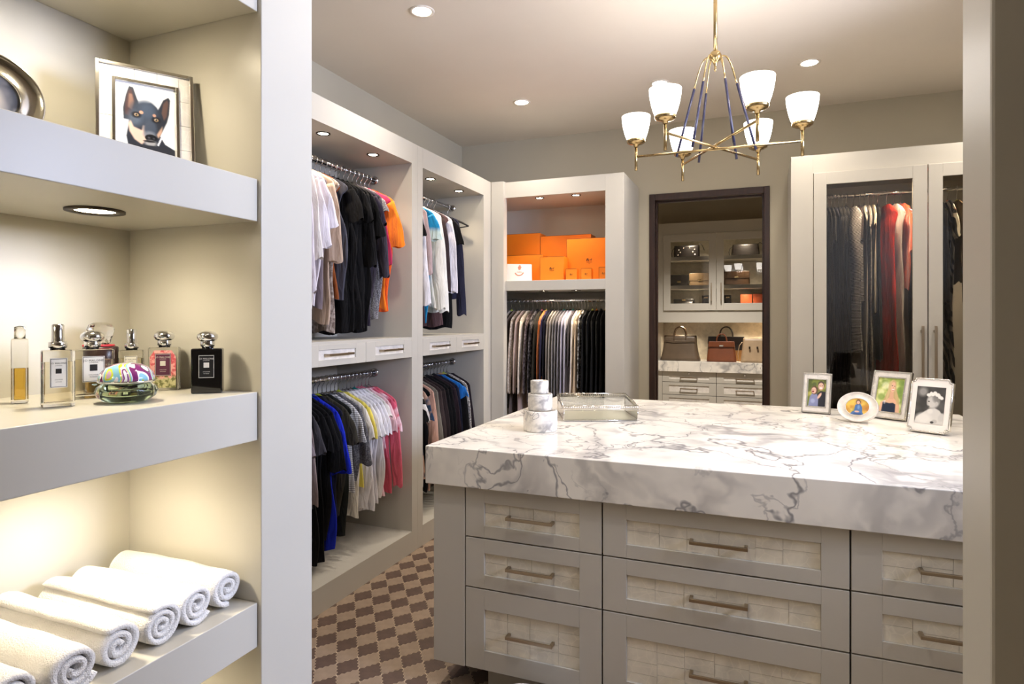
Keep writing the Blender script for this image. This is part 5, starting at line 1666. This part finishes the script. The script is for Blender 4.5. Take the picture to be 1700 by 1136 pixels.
def handbag(label, x, y, z, w, h, d, mat, top=.82, handles=0, hh=.11, flap=None, metal_=None, slump=0.0, base_spread=1.0, studs=False, strap=False, yaw=0, hmat=None, clasp=True):
    t = thing('handbag', (x, y, z), (0, 0, R(yaw)), label, 'handbag', 'handbags in the far cabinet')
    mb = MB(); rings = []
    nn = 9
    for i in range(nn + 1):
        f_ = i / nn
        ww = w * (base_spread * (1 - f_) ** 3 + (1 - (1 - f_) ** 3) * (1 - (1 - top) * f_))
        dd = d * (1 - .55 * f_) + .004
        zz_ = h * f_
        sag = slump * math.sin(math.pi * f_)
        ring_ = []
        for px, py in rounded(ww, dd, min(dd, ww) * .28, 5):
            ring_.append((px, py, zz_ - (slump * .35 * math.cos(px / w * 5) * f_) + .0))
        rings.append(ring_)
    mb.loft(rings, True); obj('bag_body', mb, mat, t)
    hm = hmat or mat
    ys = [0] if handles == 1 else [-d * .26, d * .26]
    for k in range(handles):
        hw = w * .17
        pts = [(hw * math.cos(a) * -1, ys[k], h * .93 + hh * math.sin(a) ** .7 if math.sin(a) > 0 else h * .9) for a in np.linspace(0, math.pi, 15)]
        mb = MB(); mb.tube([(-hw, ys[k], h * .72)] + pts + [(hw, ys[k], h * .72)], .0075, 8); obj('handle', mb, hm, t)
    if flap:
        mb = MB(); fw = w * (top + (1 - top) * .35)
        mb.poly([(-fw / 2, h * (1 - flap)), (fw / 2, h * (1 - flap)), (w * top / 2, h * 1.005), (-w * top / 2, h * 1.005)], -d * .40 - .006, -d * .22); fo = obj('flap', mb, hm, t, bevel=.003)
        if clasp:
            mb = MB(); mb.box(-.02, .02, -d * .40 - .013, -d * .40 - .005, h * (1 - flap) + .004, h * (1 - flap) + .020); obj('clasp', mb, metal_ or M_BRASS, fo, bevel=.001)
    if studs:
        for k, (a, b) in enumerate(((-.33, .25), (-.24, .45), (-.30, .66), (.33, .25), (.24, .45), (.30, .66), (-.12, .80), (.12, .80))):
            mb = MB(); rg = [[(a * w + r_ * math.cos(2 * math.pi * j / 10), -d * .5 * (1 - .5 * b) - q, b * h + r_ * math.sin(2 * math.pi * j / 10)) for j in range(10)] for r_, q in ((.009, 0), (.008, .005), (.003, .008))]
            mb.loft(rg); obj('stud', mb, M_SILVER, t)
    if strap:
        mb = MB(); mb.tube([(-w * .46, -.01, h * .85), (-w * .54, -.02, h * .7), (-w * .58, -.03, h * .35), (-w * .55, -.04, .006)], .004, 6); obj('strap', mb, hm, t)
        if strap != 'one':
            mb = MB(); mb.tube([(w * .40, -.01, h * .9), (w * .5, -.02, h * 1.12), (w * .60, -.03, h * .95), (w * .68, -.04, h * .55)], .004, 6); obj('strap', mb, hm, t)
    return t

TAUPE = leather('taupe', (92, 76, 59)); BLKL = leather('black', (20, 17, 17), .3); COG = leather('cognac', (112, 60, 32)); SAND = leather('sand', (166, 142, 112)); CROC = leather('dark_brown', (62, 44, 28), .3); TANB = leather('tan', (118, 98, 72)); CANV = leather('mustard', (138, 100, 52))
NZ = .9255
b1 = handbag('slouchy taupe leather tote with two handles in the niche', -.868, 7.42, NZ, .385, .285, .20, TAUPE, top=.93, handles=2, hh=.12, base_spread=1.16, slump=.012, metal_=M_SILVER)
mb = MB(); mb.tube([(-.17, -.075, .228), (-.06, -.082, .222), (.05, -.080, .226), (.17, -.074, .220)], .006, 6); obj('belt', mb, TAUPE, b1)
b2 = handbag('large black handbag with tan sides behind the cognac one', -.372, 7.54, NZ, .42, .275, .15, BLKL, top=.92, handles=2, hh=.13, flap=.3)
mb = MB(); mb.poly([(-.195, .0), (.215, 0), (.208, .125), (-.19, .115)], -.082, -.076); obj('lower_panel', mb, CANV, b2)
handbag('small cognac leather handbag with one handle and silver turnlock', -.412, 7.345, NZ, .315, .225, .12, COG, top=.84, handles=1, hh=.10, flap=.26, metal_=M_SILVER)
b4 = handbag('sand coloured slouchy shoulder bag at the right of the niche', -.02, 7.365, NZ, .38, .26, .15, SAND, top=.86, slump=.03, base_spread=1.02, strap='one')
for k, xx in enumerate((-.10, -.02, .06)):
    mb = MB(); mb.box(xx - .008, xx + .008, -.085, -.06, .150, .176); obj('buckle', mb, M_BRONZE, b4)
RZ1, RZ2, RZ3 = 2.1045, 1.7805, 1.5755
handbag('black studded clutch bag on the top shelf behind glass', -.80, 7.46, RZ1, .29, .145, .10, BLKL, top=.97, studs=True, strap=True)
handbag('soft black pouch bag with tassels on the top shelf behind glass', -.165, 7.46, RZ1, .30, .13, .10, leather('soft_black', (30, 26, 24), .35), top=.9, slump=.02, strap=True)
handbag('black flap clutch with gold clasp on the middle shelf', -.885, 7.46, RZ2, .215, .13, .08, BLKL, top=.96, flap=.7)
handbag('tan brown flap clutch with gold clasp on the middle shelf', -.655, 7.46, RZ2, .235, .145, .08, TANB, top=.98, flap=.6)
handbag('dark brown structured bag on the middle shelf behind glass', -.258, 7.46, RZ2, .28, .155, .10, CROC, top=.97, flap=.5)
handbag('low black box clutch on the bottom shelf behind glass', -.832, 7.46, RZ3, .23, .055, .09, BLKL, top=.98, flap=.4)
handbag('small black wallet standing upright, left door, bottom shelf', -.588, 7.46, RZ3, .085, .095, .05, BLKL, top=.98, flap=.4)
handbag('small black wallet standing upright, right door, bottom shelf', -.352, 7.46, RZ3, .075, .095, .05, BLKL, top=.98, flap=.4)
M_RUST = paint('rust_box', (150, 62, 20), .5, .03)
for lab, x0, x1, h in (('rust orange box on the bottom shelf, left of a pair', -.215, -.095, .10), ('rust orange box on the bottom shelf, right of a pair', -.085, .03, .105)):
    t = thing('storage_box', ((x0 + x1) / 2, 7.47, RZ3), label=lab, cat='box', group='rust boxes behind glass')
    mb = MB(); mb.box(x0, x1, 7.42, 7.52, RZ3, RZ3 + h * .72); obj('box_base', mb, M_RUST, t, world=True, bevel=.001)
    mb = MB(); mb.box(x0 - .002, x1 + .002, 7.418, 7.522, RZ3 + h * .72, RZ3 + h); obj('lid', mb, M_RUST, t, world=True, bevel=.001)

# shallow white bowl on the floor in front of the island
mb = MB(); mb.lathe([(0, 0), (.07, 0), (.085, .01), (.10, .07), (.105, .118), (.101, .120), (.094, .07), (.078, .018), (0, .014)], (0, 0, 0), 40)
tag(obj('pet_bowl', mb, paint('white_ceramic', (232, 230, 226), .25), loc=(-.745, 1.955, .0005)), 'white bowl rim just showing at the bottom edge, before the island', 'bowl')
